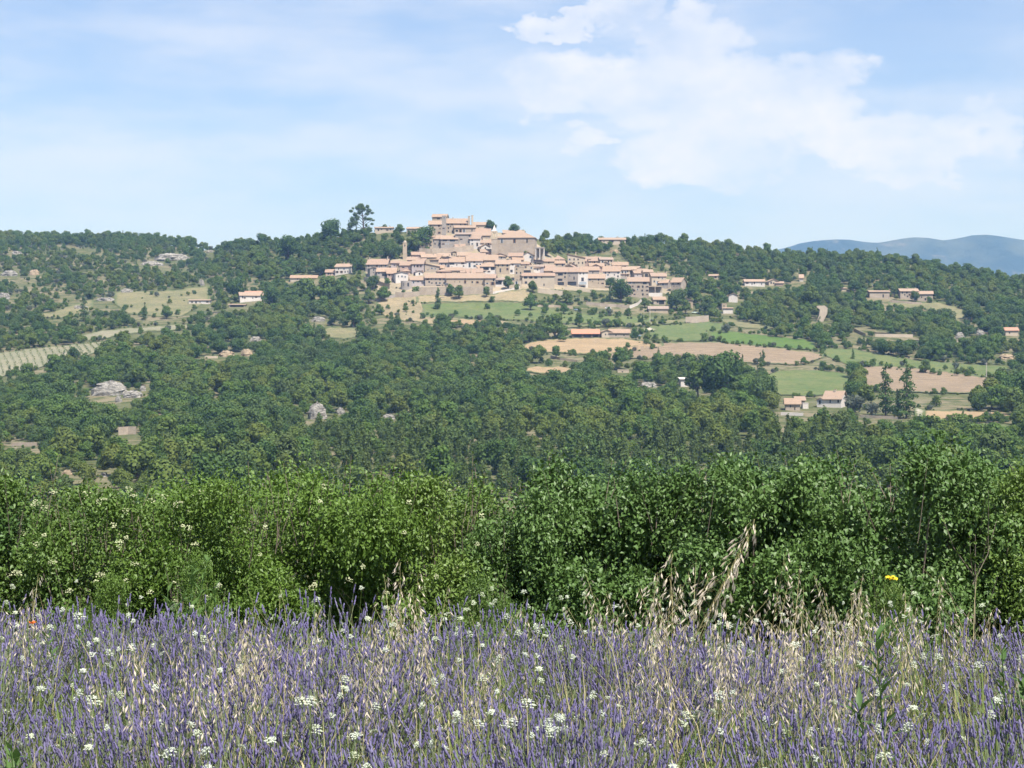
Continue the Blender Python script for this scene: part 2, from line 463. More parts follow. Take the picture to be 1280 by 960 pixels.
def field(name, mat, pts, label, lift=0.30, kind='structure'):
    """pts: (x, y_top, y_bottom) along the patch, in photograph pixels; each corner is dropped on to the hillside"""
    pts = np.array(pts, float)
    x0, x1 = pts[0, 0], pts[-1, 0]
    n = max(4, int((x1 - x0) / 3.5))
    xs = np.linspace(x0, x1, n)
    yt = np.interp(xs, pts[:, 0], pts[:, 1]); yb = np.interp(xs, pts[:, 0], pts[:, 2])
    w = np.sin(xs * 0.21 + x0) * 0.6 + np.sin(xs * 0.53) * 0.45
    w2 = np.sin(xs * 0.17 + x0 * 3) * 0.6 + np.sin(xs * 0.71 + 2) * 0.45
    yt = yt + w * 0.7; yb = np.maximum(yb - w2 * 0.7, yt + 0.4)
    m = max(3, int(np.max(yb - yt) / 2.0) + 1)
    V = []
    for i in range(n):
        for j in range(m):
            x, y, z = ground_at(xs[i], yt[i] + (yb[i] - yt[i]) * j / (m - 1), 640)
            V.append((x, y, z + lift))
    V = np.array(V)
    ii = (np.arange(n - 1)[:, None] * m + np.arange(m - 1)[None]).ravel()
    me = raw_mesh(name, V, [np.stack([ii, ii + 1, ii + m + 1, ii + m], 1)], [mat], smooth=True)
    ea = me.attributes.new('edge', 'FLOAT', 'POINT')
    J = np.tile(np.arange(m), n); I = np.repeat(np.arange(n), m)
    hgt = np.repeat(yb - yt, m) / (m - 1)
    ea.data.foreach_set('value', np.clip(np.minimum(np.minimum(J, m - 1 - J) * hgt / 2.6, np.minimum(I, n - 1 - I) / 2.5), 0, 1).astype(np.float32))
    o = link(bpy.data.objects.new(name, me))
    tag(o, label=label, kind=kind)
    FIELDS.append((xs, yt, yb))
    return o
field('meadow', 'meadow', [(527, 381, 397), (560, 379, 396), (600, 379, 399), (640, 378, 400), (665, 381, 402), (700, 389, 404), (740, 393, 405), (820, 397, 406)], 'green terraced meadow below the village wall')
field('dry_grass_slope', 'dry_slope', [(470, 378, 388), (485, 372, 398), (505, 369, 402), (526, 371, 403), (530, 396, 404), (556, 397, 409), (600, 399, 410), (640, 402, 409)], 'tan dry grass slope left of the meadow')
field('village_ground', 'village_earth', [(455, 338, 350), (475, 327, 366), (500, 323, 371), (520, 312, 369), (530, 296, 368), (540, 288, 368), (620, 288, 366), (660, 297, 362), (682, 312, 362), (700, 327, 364), (780, 334, 364), (835, 348, 368), (852, 358, 368)], 'dusty streets and yards between the village houses')
field('wheat_strip', 'stubble', [(556, 400.5, 407), (575, 399.5, 409), (600, 400, 408), (625, 402, 407)], 'narrow straw coloured strip under the meadow', lift=0.6)
field('bank', 'dry_slope', [(520, 369, 379), (560, 369.5, 378), (615, 368, 377), (640, 363, 377), (655, 361, 378), (664, 366, 379)], 'brown grassy bank under the village retaining wall')
field('ploughed_field', 'ploughed', [(735, 446, 449), (770, 439, 449), (800, 431, 449), (845, 428.5, 450), (900, 428.5, 452), (940, 432, 455), (968, 435, 456), (1003, 439, 457), (1030, 443, 447)], 'pinkish brown ploughed field in the middle of the slope', lift=0.5)
field('stubble_field', 'stubble', [(652, 434, 438), (668, 427, 440), (700, 424, 442), (740, 423, 444), (780, 424, 442), (812, 428, 436), (830, 430, 433)], 'golden stubble field left of the ploughed field', lift=0.5)
field('small_stubble_field', 'stubble', [(656, 461, 465), (672, 458.5, 468), (700, 459, 468), (716, 461, 465)], 'small tan clearing below the golden stubble field', lift=0.5)
field('green_crop_field', 'meadow_bright', [(886, 416, 425), (910, 415, 430), (962, 421, 434), (1003, 425, 438), (1020, 430, 438)], 'bright green crop strip above the ploughed field', lift=0.6)
field('rough_pasture', 'meadow', [(812, 408, 424), (850, 405, 427), (885, 403, 427), (905, 404, 416)], 'rough green pasture beside the farm track')
field('dry_track', 'dry_grass', [(900, 399, 402), (915, 399, 407), (935, 403, 411), (962, 408, 413)], 'pale dry track climbing past the oaks')
field('ploughed_field_right', 'ploughed', [(1077, 459, 486), (1100, 458, 490), (1130, 459.5, 491), (1180, 465, 492.5), (1222, 471, 492), (1238, 474, 480)], 'brown ploughed field on the right above the cypress trees', lift=0.5)
field('green_meadow_right', 'meadow', [(1030, 436, 444), (1062, 436, 458), (1100, 443, 460), (1140, 450, 464), (1200, 455, 470), (1262, 459, 473)], 'green meadow strip above the right ploughed field')
field('pasture', 'meadow', [(958, 470, 480), (975, 464, 494), (1010, 463, 496), (1045, 465, 494), (1064, 472, 486)], 'green pasture above the white farmhouse', lift=0.4)
field('tan_field', 'stubble', [(1154, 514, 526), (1190, 514, 526), (1230, 515, 527), (1264, 517, 526)], 'tan stubble strip on the far right below the hedgerow', lift=0.4)
field('lower_meadow', 'meadow', [(1205, 530, 538), (1235, 530, 541), (1262, 532, 543)], 'small green meadow on the lower right')
field('chalk_track', 'chalk', [(1143, 511, 527), (1148, 511, 527), (1152, 512, 526), (1157, 514, 524)], 'white rutted chalk track beside the tall pines', lift=0.6)
field('gravel_yard', 'chalk', [(803, 411, 416), (812, 410, 415.5), (822, 410, 413.5)], 'white gravel yard beside the barns', lift=0.5)
field('lane', 'dry_grass', [(690, 408, 410.5), (740, 406, 409.5), (800, 403.5, 408), (850, 400, 405), (880, 395, 401)], 'pale lane running along behind the barns', lift=0.6)
field('vineyard_soil', 'vine_soil', [(-40, 446, 480), (0, 442, 472), (40, 436, 464), (85, 432, 449), (100, 430, 447), (137, 427, 438)], 'pale vineyard ground on the left slope', lift=0.4)
field('upper_vineyard_soil', 'vine_soil', [(103, 418, 427), (125, 414, 425), (150, 411, 419), (185, 409, 415), (222, 406, 413), (247, 405, 409)], 'narrow pale terrace above the vineyard')
field('dry_clearing', 'dry_grass', [(143, 366, 380), (160, 364, 392), (195, 365, 396), (225, 362, 397), (262, 357, 375)], 'dry grass clearing in front of the low white house')
field('scrub_clearing', 'dry_grass', [(50, 393, 397), (75, 387, 398), (105, 377, 395), (117, 374, 384)], 'bare tan clearing on the left hillside')
field('small_clearing', 'dry_grass', [(402, 413, 419), (412, 410, 423), (430, 409, 424), (450, 411, 421)], 'small tan clearing below the village')
field('right_clearing', 'dry_grass', [(1110, 379, 384), (1150, 378, 386), (1180, 379, 391), (1200, 385, 404), (1208, 392, 400)], 'dry grass bank in front of the villa on the right')

def in_fields(u, y):
    r = np.zeros(u.shape, bool)
    for xs, yt, yb in FIELDS:
        t = np.interp(u, xs, yt); b = np.interp(u, xs, yb)
        r |= (u >= xs[0]) & (u <= xs[-1]) & (y > t + 0.5) & (y < b + 1)
    return r

# ------------------------------------------------------------------ tree kinds
def leaf_quads(P, N, size, r, stretch=1.35):
    """a ragged four-cornered leaf clump at each point P facing N"""
    n = len(P)
    N = N / (np.linalg.norm(N, axis=1, keepdims=True) + 1e-9)
    A = np.cross(N, r.normal(size=(n, 3))); A /= np.linalg.norm(A, axis=1, keepdims=True) + 1e-9
    B = np.cross(N, A)
    s = (size * r.uniform(0.6, 1.3, (n, 1)))
    V = np.empty((n, 4, 3))
    V[:, 0] = P - A * s * stretch * r.uniform(.7, 1, (n, 1)); V[:, 1] = P - B * s * r.uniform(.5, 1, (n, 1)) + N * s * 0.2
    V[:, 2] = P + A * s * stretch * r.uniform(.7, 1, (n, 1)); V[:, 3] = P + B * s * r.uniform(.5, 1, (n, 1)) + N * s * 0.2
    return V.reshape(-1, 3), np.arange(4 * n).reshape(n, 4)

def crown_points(lobes, n, r, up=0.15, shell=0.55):
    L = np.array(lobes, float)          # x y z rx ry rz
    vol = (L[:, 3] * L[:, 4] * L[:, 5]) ** 0.67
    k = r.choice(len(L), n, p=vol / vol.sum())
    d = r.normal(size=(n, 3)); d[:, 2] += up; d /= np.linalg.norm(d, axis=1, keepdims=True)
    rad = shell + (1 - shell) * r.uniform(0, 1, (n, 1)) ** 0.6
    P = L[k, :3] + d * rad * L[k, 3:6] * r.uniform(0.88, 1.12, (n, 1))
    return P, d + r.normal(size=(n, 3)) * 0.36

CROWN = {}; TRUNK = {}; KSIZE = {}
def kind(name, lobes, n, size, mat, trunk, seed, h, bark='bark', up=0.15, shell=0.55):
    r = np.random.default_rng(seed)
    P, N = crown_points(lobes, n, r, up, shell)
    V, Q = leaf_quads(P, N, size, r)
    me = raw_mesh('crown', V, [Q], [mat]); CROWN[name] = me
    t = MB()
    for pts, rads in trunk: t.tube(pts, rads, 6)
    TRUNK[name] = t.mesh('trunk', bark)
    KSIZE[name] = h

def broad(seed, w, h, n, lo=1.2, flat=1.0):
    r = np.random.default_rng(seed)
    L = [(0, 0, lo + (h - lo) * 0.5, w * 0.30, w * 0.30, (h - lo) * 0.42)]
    for k in range(n):
        a = 2 * pi * k / n * 1.0 + r.uniform(-.5, .5); rr = w * r.uniform(0.16, 0.33); z = lo + (h - lo) * r.uniform(0.22, 0.8)
        s = w * r.uniform(0.13, 0.22)
        if z > lo + 0.55 * (h - lo): rr *= 0.75
        L.append((rr * cos(a), rr * sin(a), z, s, s, s * r.uniform(.65, .95) * flat))
    L.append((r.uniform(-.1, .1) * w, r.uniform(-.1, .1) * w, h - w * 0.16, w * .17, w * .17, w * .15))
    tr = [([(0, 0, -1.5), (0.1, 0, lo), (0.0, 0.1, lo + (h - lo) * .5)], [w * .035, w * .028, w * .012])]
    for k in range(4):
        l = L[1 + k * (n // 4)]
        tr.append(([(0.05, 0, lo * 0.9), (l[0] * .5, l[1] * .5, (lo + l[2]) * .5), l[:3]], [w * .018, w * .013, w * .005]))
    return L, tr
for i, (w, h, n, mat) in enumerate([(7.2, 6.6, 12, 'oak_leaves'), (6.4, 7.2, 11, 'oak_leaves'), (8.0, 6.2, 14, 'dark_leaves'), (6.2, 6.0, 10, 'light_leaves'), (7.0, 7.0, 12, 'olive_leaves')]):
    L, tr = broad(20 + i, w, h, n)
    kind('broad%d' % i, L, 1800, 0.25, mat, tr, 40 + i, h)
for i, mat in enumerate(['oak_leaves', 'grey_leaves', 'light_leaves']):
    L, tr = broad(60 + i, 3.4, 2.6, 7, lo=0.2)
    kind('bush%d' % i, L, 620, 0.16, mat, tr, 70 + i, 2.6)
# narrow young pines and poplars
for i, mat in enumerate(['olive_leaves', 'olive_leaves', 'dark_leaves']):
    r = np.random.default_rng(80 + i)
    h = 7.5 if i < 2 else 9.5
    L = []
    for k in range(13):
        z = 0.8 + (h - 1.2) * k / 12; wd = (1.55 if i < 2 else 2.1) * (1 - k / 13.5) ** 0.75 + 0.12
        a = r.uniform(0, 6.3)
        L.append((wd * .35 * cos(a), wd * .35 * sin(a), z, wd * .8, wd * .8, 0.7))
    tr = [([(0, 0, -1.5), (0, 0, h * .5), (0, 0, h * .93)], [.16, .1, .03])]
    kind('conifer%d' % i, L, 1200, 0.19, mat, tr, 90 + i, h, up=0.5, shell=0.3)
# cypress
L = [(0, 0, 0.8 + 0.75 * k, (0.95 - abs(k - 4) * 0.06) * (1 if k < 9 else .62), (0.95 - abs(k - 4) * 0.06) * (1 if k < 9 else .62), 0.8) for k in range(12)]
kind('cypress', L, 700, 0.2, 'dark_leaves', [([(0, 0, -1), (0, 0, 8.6)], [.16, .04])], 101, 9.8, 'bark_dark', up=0.4, shell=.6)
# big irregular landmark pine: bare trunk, foliage held in separate tufts
L = [(-7.6, 0, 15.6, 1.7, 1.5, 1.2), (-6.2, .5, 17.6, 1.0, 1.0, 1.0), (-2.2, 0, 17.8, 2.7, 2.6, 2.0), (-.6, .6, 19.4, 2.6, 2.4, 1.9), (1.2, -.5, 17.0, 2.3, 2.2, 2.0),
     (4.2, 0, 18.6, 1.5, 1.5, 1.6), (5.2, .3, 15.8, 2.1, 1.8, 1.9), (7.6, 0, 14.2, 1.5, 1.3, .9), (3.8, -.6, 13.6, 1.7, 1.6, 1.1), (-4.6, 0, 13.2, 1.9, 1.8, 1.5), (-3.4, .6, 10.8, 2.2, 2.0, 2.2),
     (-6.8, 0, 9.6, 1.8, 1.6, 2.4), (-4.6, -.3, 7.0, 2.4, 2.2, 2.2), (2.6, 0, 10.2, 1.6, 1.5, 1.6), (5.6, .2, 9.9, 2.5, 1.8, 1.1), (8.2, 0, 9.0, 1.4, 1.2, .7), (7.4, 0, 6.4, 1.3, 1.2, .9), (3.4, 0, 5.6, 1.0, 1.0, 1.2), (-7.6, 0, 5.6, 2.2, 2, 2.6), (-1.4, 0, 14.6, 2.0, 1.8, 1.6)]
tr = [([(1.2, 0, -2), (1.3, 0, 4), (1.0, 0, 9), (.6, 0, 14), (-.2, 0, 18)], [.62, .52, .42, .30, .12])]
for l in L:
    if l[2] < 17: tr.append(([(1.1, 0, max(3.0, l[2] - 4.0)), ((l[0] + 1) * .55, l[1] * .5, l[2] - 1.3), l[:3]], [.22, .15, .05]))
kind('landmark', L, 8000, 0.27, 'dark_leaves', tr, 111, 21.5, 'bark_dark', up=0.1, shell=.35)
# umbrella shaped lollipop tree
L = [(0, 0, 2.7, 1.5, 1.5, .95)]
kind('lollipop', L, 420, 0.17, 'oak_leaves', [([(0, 0, -.5), (0, 0, 2.4)], [.12, .08])], 121, 3.7, shell=.7)

def tree(kd, loc, s, rz, label, cat='tree', group=None, name='tree', sz=None):
    e = empty(name, loc, rz); e.scale = (s, s, sz or s)
    tag(e, label, cat, group)
    link(bpy.data.objects.new('trunk', TRUNK[kd]), e)
    link(bpy.data.objects.new('crown', CROWN[kd]), e)
    return e
# ------------------------------------------------------------------ buildings
HIDE = []       # (x0, x1, y0, y1, distance) screen areas of buildings, kept clear of woodland
FOOT = []       # (X, Y, radius) footprints
_mc = {}
def shared(key, fn):
    if key not in _mc: _mc[key] = fn()
    return _mc[key]
def unit_box(mat):
    def f():
        b = MB(); b.box(-.5, .5, 0, 1, 0, 1); return b.mesh('pane', mat)
    return shared('box' + mat, f)
def piece(name, mat, parent, x0, x1, y0, y1, z0, z1):
    o = bpy.data.objects.new(name, unit_box(mat))
    o.location = ((x0 + x1) / 2, y0, z0); o.scale = (x1 - x0, y1 - y0, z1 - z0)
    return link(o, parent)
def under(o, parent):
    """hang o under a part without moving it"""
    o.parent = parent
    l = parent.location; s = parent.scale
    o.location = ((o.location[0] - l[0]) / s[0], (o.location[1] - l[1]) / s[1], (o.location[2] - l[2]) / s[2])
    o.scale = (o.scale[0] / s[0], o.scale[1] / s[1], o.scale[2] / s[2])
    return o

def front_with_openings(b, w, z0, z1, ops, y=0.0, rev=0.35):
    """front wall face cut by real window openings with reveals"""
    xs = sorted(set([-w / 2, w / 2] + [v for o in ops for v in (o[0], o[1])]))
    zs = sorted(set([z0, z1] + [v for o in ops for v in (o[2], o[3])]))
    for i in range(len(xs) - 1):
        for j in range(len(zs) - 1):
            cx, cz = (xs[i] + xs[i + 1]) / 2, (zs[j] + zs[j + 1]) / 2
            if any(o[0] < cx < o[1] and o[2] < cz < o[3] for o in ops): continue
            b.quadpts([(xs[i], y, zs[j]), (xs[i + 1], y, zs[j]), (xs[i + 1], y, zs[j + 1]), (xs[i], y, zs[j + 1])])
    for a, c, d, e in ops:
        b.quadpts([(a, y, d), (a, y, e), (a, y + rev, e), (a, y + rev, d)])
        b.quadpts([(c, y, d), (c, y + rev, d), (c, y + rev, e), (c, y, e)])
        b.quadpts([(a, y, d), (a, y + rev, d), (c, y + rev, d), (c, y, d)])
        b.quadpts([(a, y, e), (c, y, e), (c, y + rev, e), (a, y + rev, e)])

def roof_mesh(b, w, d, h, kind, pitch, ov=0.62, th=0.28):
    t = math.tan(pitch)
    x0, x1, y0, y1 = -w / 2 - ov, w / 2 + ov, -ov, d + ov
    zl = h - ov * t
    def slab(p):      # p: upper face, extruded down
        lo = [(a, c, e - th) for a, c, e in p]
        if len(p) == 4: b.hexa([lo[0], lo[1], lo[2], lo[3], p[0], p[1], p[2], p[3]])
        else:
            i = len(b.v); b.v += [tuple(v) for v in lo + list(p)]
            b.f += [(i, i + 2, i + 1), (i + 3, i + 4, i + 5), (i, i + 1, i + 4, i + 3), (i + 1, i + 2, i + 5, i + 4), (i + 2, i, i + 3, i + 5)]
    if kind == 'side':
        zr = h + d / 2 * t; m = d / 2
        slab([(x0, y0, zl), (x1, y0, zl), (x1, m, zr), (x0, m, zr)])
        slab([(x0, m, zr + .004), (x1, m, zr + .004), (x1, y1, zl), (x0, y1, zl)])
        return zr
    if kind == 'gable':
        zr = h + w / 2 * t
        slab([(x0, y0, zl), (0, y0, zr), (0, y1, zr), (x0, y1, zl)][::1])
        slab([(0, y0, zr + .004), (x1, y0, zl), (x1, y1, zl), (0, y1, zr + .004)])
        return zr
    if kind == 'mono':
        slab([(x0, y0, zl), (x1, y0, zl), (x1, y1, h + (d + ov) * t), (x0, y1, h + (d + ov) * t)])
        return h + d * t
    if kind == 'monol' or kind == 'monor':
        t2 = math.tan(radians(13)); a = h if kind == 'monol' else h + w * t2; c = h if kind == 'monor' else h + w * t2
        slab([(x0, y0, a), (x1, y0, c), (x1, y1, c), (x0, y1, a)])
        return max(a, c)
    if kind == 'hip':
        k = min(w, d) / 2; zr = h + k * t
        if w >= d: A, B = (-w / 2 + k, d / 2, zr), (w / 2 - k, d / 2, zr)
        else: A, B = (0, k, zr), (0, d - k, zr)
        c = [(x0, y0, zl), (x1, y0, zl), (x1, y1, zl), (x0, y1, zl)]
        if w >= d:
            slab([c[0], c[1], B, A]); slab([c[2], c[3], A, B]); slab([c[1], c[2], B]); slab([c[3], c[0], A])
        else:
            slab([c[0], c[1], A]); slab([c[2], c[3], B]); slab([c[1], c[2], B, A]); slab([c[3], c[0], A, B])
        return zr
    # flat
    b.box(x0 + ov - .1, x1 - ov + .1, y0 + ov - .1, y1 - ov + .1, h, h + .3)
    return h + .3

def house(x0, x1, ye, yb, label, roof='side', wall='stone', tile='tile_orange', depth=None, wins=None, chim=(), rot=0.0, pitch=24,
          cat='house', name='house', shut=None, ymin=500, at=None, extra=3.5, bigdark=(), door=None):
    xc = (x0 + x1) / 2
    if at is None: X, Y, Z = ground_at(xc, yb, ymin)
    else:
        Y = at; X = (xc - 640) / F * Y; Z = EYE + (480 - yb) / F * Y
    k = Y / F
    w = (x1 - x0) * k; h = (yb - ye) * k
    d = 1.15 * (depth or min(11.0, max(6.0, w * 0.8)))
    if pitch > 12: pitch += 4.5
    if rot == 0 and x1 - x0 < 19: rot = random.Random(int(x0 * 17 + ye * 3)).uniform(-.16, .16)
    e = empty(name, (X, Y, Z), rot); tag(e, label, cat)
    # openings in metres
    ops = []
    if wins is None: wins = 'auto'
    if wins == 'auto':
        r = random.Random(int(x0 * 31 + yb * 7))
        nrow = max(1, int(h / 3.0)); ncol = max(1, int(w / 3.4))
        for j in range(nrow):
            zc = h - 1.45 - j * 2.8
            if zc < 0.9: break
            for i in range(ncol):
                if r.random() < 0.2 and ncol > 1: continue
                xx = -w / 2 + w * (i + .5) / ncol + r.uniform(-.35, .35)
                ww = r.choice([.5, .55, .62]); hh = r.choice([.6, .75, .9])
                ops.append((max(-w / 2 + .25, xx - ww), min(w / 2 - .25, xx + ww), max(.15, zc - hh), min(h - .35, zc + hh), 0))
    else:
        for (a, c, ww, hh) in wins:      # centre and size in photograph pixels
            zc = (yb - c) * k; xx = (a - xc) * k
            ops.append((max(-w / 2 + .1, xx - ww * k / 2), min(w / 2 - .1, xx + ww * k / 2), max(.05, zc - hh * k / 2), min(h - .1, zc + hh * k / 2), 1))
    if wins != 'auto' and len(wins) < 4 and cat == 'house' and not bigdark and h > 2.6:
        r = random.Random(int(x0 * 11 + yb * 3)); ncol = max(1, int(w / 2.9)); nrow = max(1, int(h / 2.7))
        for j in range(nrow):
            zc = h - 1.35 - j * 2.7
            if zc < .8: break
            for i in range(ncol):
                if r.random() < .3: continue
                xx = -w / 2 + w * (i + .5) / ncol + r.uniform(-.3, .3); ww = r.choice([.42, .5, .58]); hh = r.choice([.5, .65, .8])
                c_ = (max(-w / 2 + .3, xx - ww), min(w / 2 - .3, xx + ww), max(.2, zc - hh), min(h - .35, zc + hh), 0)
                if all(c_[0] > o[1] + .5 or c_[1] < o[0] - .5 or c_[2] > o[3] + .4 or c_[3] < o[2] - .4 for o in ops): ops.append(c_)
    for (a, c, ww, hh) in bigdark:
        zc = (yb - c) * k; xx = (a - xc) * k
        ops.append((max(-w / 2 + .1, xx - ww * k / 2), min(w / 2 - .1, xx + ww * k / 2), max(.05, zc - hh * k / 2), min(h - .1, zc + hh * k / 2), 2))
    ops = [o for o in ops if o[1] - o[0] > .2 and o[3] - o[2] > .2]
    b = MB()
    z0 = -extra
    pt = radians(pitch)
    hip_h = h
    front_with_openings(b, w, z0, h, [o[:4] for o in ops])
    if roof == 'gable': b.quadpts([(-w / 2, 0, h), (w / 2, 0, h), (0, 0, h + w / 2 * math.tan(pt) - .05)]); b.quadpts([(w / 2, d, h), (-w / 2, d, h), (0, d, h + w / 2 * math.tan(pt) - .05)])
    hb = h
    if roof == 'mono': hb = h + d * math.tan(pt)
    L = [(-w / 2, d, z0), (-w / 2, 0, z0), (-w / 2, 0, h)]
    R = [(w / 2, 0, z0), (w / 2, d, z0)]
    hl = hr = h
    if roof == 'monol': hr = h + w * math.tan(radians(13))
    if roof == 'monor': hl = h + w * math.tan(radians(13))
    if roof in ('monol', 'monor'): b.quadpts([(-w / 2, 0, h), (w / 2, 0, h), (w / 2, 0, hr), (-w / 2, 0, hl)][0 if True else 0:]) if False else b.quadpts([(-w / 2, 0, h), (w / 2, 0, h), ((w / 2, 0, hr) if roof == 'monol' else (-w / 2, 0, hl))])
    if roof == 'side':
        rz = h + d / 2 * math.tan(pt) - .05
        b.quadpts([(-w / 2, d, z0), (-w / 2, 0, z0), (-w / 2, 0, h), (-w / 2, d / 2, rz), (-w / 2, d, h)])
        b.quadpts([(w / 2, 0, z0), (w / 2, d, z0), (w / 2, d, h), (w / 2, d / 2, rz), (w / 2, 0, h)])
    else:
        b.quadpts([(-w / 2, d, z0), (-w / 2, 0, z0), (-w / 2, 0, hl), (-w / 2, d, hb if roof == 'mono' else hl)])
        b.quadpts([(w / 2, 0, z0), (w / 2, d, z0), (w / 2, d, hb if roof == 'mono' else hr), (w / 2, 0, hr)])
    b.quadpts([(w / 2, d, z0), (-w / 2, d, z0), (-w / 2, d, hb if roof != 'monol' and roof != 'monor' else hl), (w / 2, d, hb if roof != 'monol' and roof != 'monor' else hr)])
    if roof in ('flat', 'none'): pass
    b.build('wall', wall, e)
    rb = MB(); ztop = roof_mesh(rb, w, d, h + .02, roof, pt)
    ro = rb.build('roof', tile if roof != 'flat' else wall, e)
    r = random.Random(int(x0 * 13 + ye))
    for n, o in enumerate(ops):
        a, c, z, zz, kd = o
        pw = piece('window' if kd < 2 else 'opening', 'dark_glass_and_shade', e, a, c, .30, .36, z, zz)  # in open fronts this dark panel stands in for the shade inside
        if kd < 2 and c - a < 2.2 and zz - z > .8:
            if (shut and r.random() < .8) or (shut is None and r.random() < .35):
                sm = shut or r.choice(['shutter_grey', 'shutter_brown'])
                hw = (c - a) * .48
                for sg in (-1, 1):
                    xa = a - hw if sg < 0 else c
                    if xa < -w / 2 or xa + hw > w / 2: continue
                    piece('shutter', sm, e, xa + .02, xa + hw - .02, -.06, -.01, z, zz)
            under(piece('sill', 'lintel', None, a - .1, c + .1, -.08, .1, z - .14, z - .01), pw)
    if door is not None:
        xx = (door - xc) * k
        piece('door', 'shutter_brown', e, xx - .5, xx + .5, -.05, -.01, 0, 2.1)
    for cx, ch in chim:
        xx = (cx - xc) * k
        cb = MB(); cb.box(xx - .35, xx + .35, d * .38, d * .38 + .7, h - .2, ztop + ch * k); cb.box(xx - .45, xx + .45, d * .38 - .1, d * .38 + .8, ztop + ch * k, ztop + ch * k + .18)
        cb.build('chimney', 'plaster_cream', ro)
    HIDE.append((x0, x1, ye - 5, yb + 0.5, Y))
    FOOT.append((X - sin(rot) * d / 2, Y + d / 2, max(w, d) * .5 + 2.0))
    return e

def custom(name, x, yb, label, cat, ymin=500, rot=0.0, at=None):
    if at is None: X, Y, Z = ground_at(x, yb, ymin)
    else: Y = at; X = (x - 640) / F * Y; Z = EYE + (480 - yb) / F * Y
    e = empty(name, (X, Y, Z), rot); tag(e, label, cat)
    return e, Y / F

T = True
# ---- the castle on the summit
house(536, 556.5, 280, 294, 'tall castle wing with a tiled roof at the left end of the summit', 'side', 'stone', 'tile_pale', 10, [(541, 284, 1.2, 1.8), (550, 286, 1.2, 1.8)])
house(540, 558, 270.5, 283, 'square rooftop tower block crowning the castle', 'side', 'stone_gold', 'tile_pale', 7, [(548, 273.5, 4, 1.6)], at=1497)
house(552.5, 557.5, 270, 292, 'narrow grey shaft added for the dark shaded strip on the castle front', 'flat', 'stone_grey', 'tile_pale', 3.5, [], at=1462)  # shaft added in grey stone to stand in for a shaded wing face
house(557.5, 584, 278.5, 292, 'long castle hall with a pink tiled roof on the summit', 'side', 'stone', 'tile_orange', 11, [(563, 283, 1, 1.6), (571, 283, 1, 1.6)], pitch=27, chim=[(566, 1)])
house(568, 594, 284, 293.5, 'low castle wing with three dark windows under the hall', 'side', 'stone', 'tile_orange', 7, [(571, 288.5, 3, 2.6), (575.5, 288.5, 1.8, 4), (580, 288.5, 1.8, 4), (590, 288, 1.4, 3)])
house(585, 587.4, 270.5, 284, 'left one of the two slim chimney stacks rising from the castle', 'flat', 'stone', 'tile_pale', 1.6, [], cat='chimney stack', name='chimney_stack', at=1478)
house(589.4, 591.6, 269.5, 284, 'right one of the two slim chimney stacks rising from the castle', 'flat', 'plaster_cream', 'tile_pale', 1.6, [], cat='chimney stack', name='chimney_stack', at=1478)
house(592, 611.5, 276.5, 286, 'square cream house with a flat-pitched roof right of the castle', 'side', 'plaster_cream', 'tile_pale', 9, [(598, 280.5, 1, 1.6), (606, 280.5, 1, 1.6)], pitch=20)
house(590, 613, 289.5, 293, 'low house showing only its pink roof below the cream house', 'side', 'stone', 'tile_pink', 9, [], pitch=27)
house(591, 613, 293.8, 299, 'second pink roof stepping down left of the bell tower', 'side', 'stone', 'tile_pink', 8, [(596, 296, 1, 1.4), (606, 296, 1, 1.4)], pitch=27)
# ---- rampart houses
house(525, 541, 295.5, 313, 'stone house with a mauve tiled roof at the left end of the rampart', 'side', 'stone_gold', 'tile_pink', 9, [(529, 300, 1.2, 1.8), (533, 305, 1.2, 2)], rot=.12)
house(534, 553, 298, 311, 'pale stone house with a wide roof behind the ivy bush', 'side', 'stone_grey', 'tile_pale', 9, [(538, 300.5, 1.4, 2.4), (541.5, 301.5, 1, 3)])
house(551, 572, 298.3, 312, 'rampart house with two broad dark gallery windows', 'side', 'stone_grey', 'tile_pale', 9, [(556, 300.5, 5.5, 2), (565.5, 300.5, 6.5, 2.6), (564, 307, 1.2, 2.5)])
house(569, 589, 292.5, 311, 'tall blank bluish rampart wall house under the low castle wing', 'mono', 'stone_grey', 'tile_dark', 7, [(578, 304, 1, 2)], pitch=12)
house(587, 600, 298, 312, 'narrow white house tucked right of the rampart', 'side', 'plaster_white', 'tile_pink', 8, [(590, 300, 1.2, 2.4), (596.5, 305.5, 2.2, 4.5)])
house(597, 613, 303, 312, 'low white house with two black openings below the bell tower', 'side', 'plaster_white', 'tile_pink', 7, [(599.2, 307, 2, 4.5), (604, 307, 1.8, 4)])
# ---- church
ch = house(620.5, 668.5, 296.5, 323, 'long pale church with three tall dark windows in its side wall', 'hip', 'stone', 'tile_orange', 15, [(627.2, 301.2, 1.7, 5.2), (643, 301.2, 1.8, 5.2), (658.8, 301.2, 1.8, 5.2)], cat='church', name='church', rot=-.10, pitch=23, shut='none' and None)
house(624, 639, 307, 321, 'small chapel annexe with a tiled lean-to against the church, left', 'mono', 'stone', 'tile_orange', 5, [(625.8, 312, 1, 2.2), (629.5, 312, .9, 1.4)], pitch=22)
house(638, 650, 307, 321, 'squat square annexe in the middle of the church front', 'mono', 'stone_gold', 'tile_pink', 5, [], pitch=18)
house(629, 655, 290.8, 296, 'house behind the church showing a long pale roof', 'side', 'stone', 'tile_pale', 8, [], at=1480)
house(601, 622, 314.5, 321, 'reddish house with two small windows below the bell tower', 'side', 'plaster_pink', 'tile_pink', 7, [(604, 317.5, 1.4, 3.4), (596.5, 317.5, 1.4, 3)])
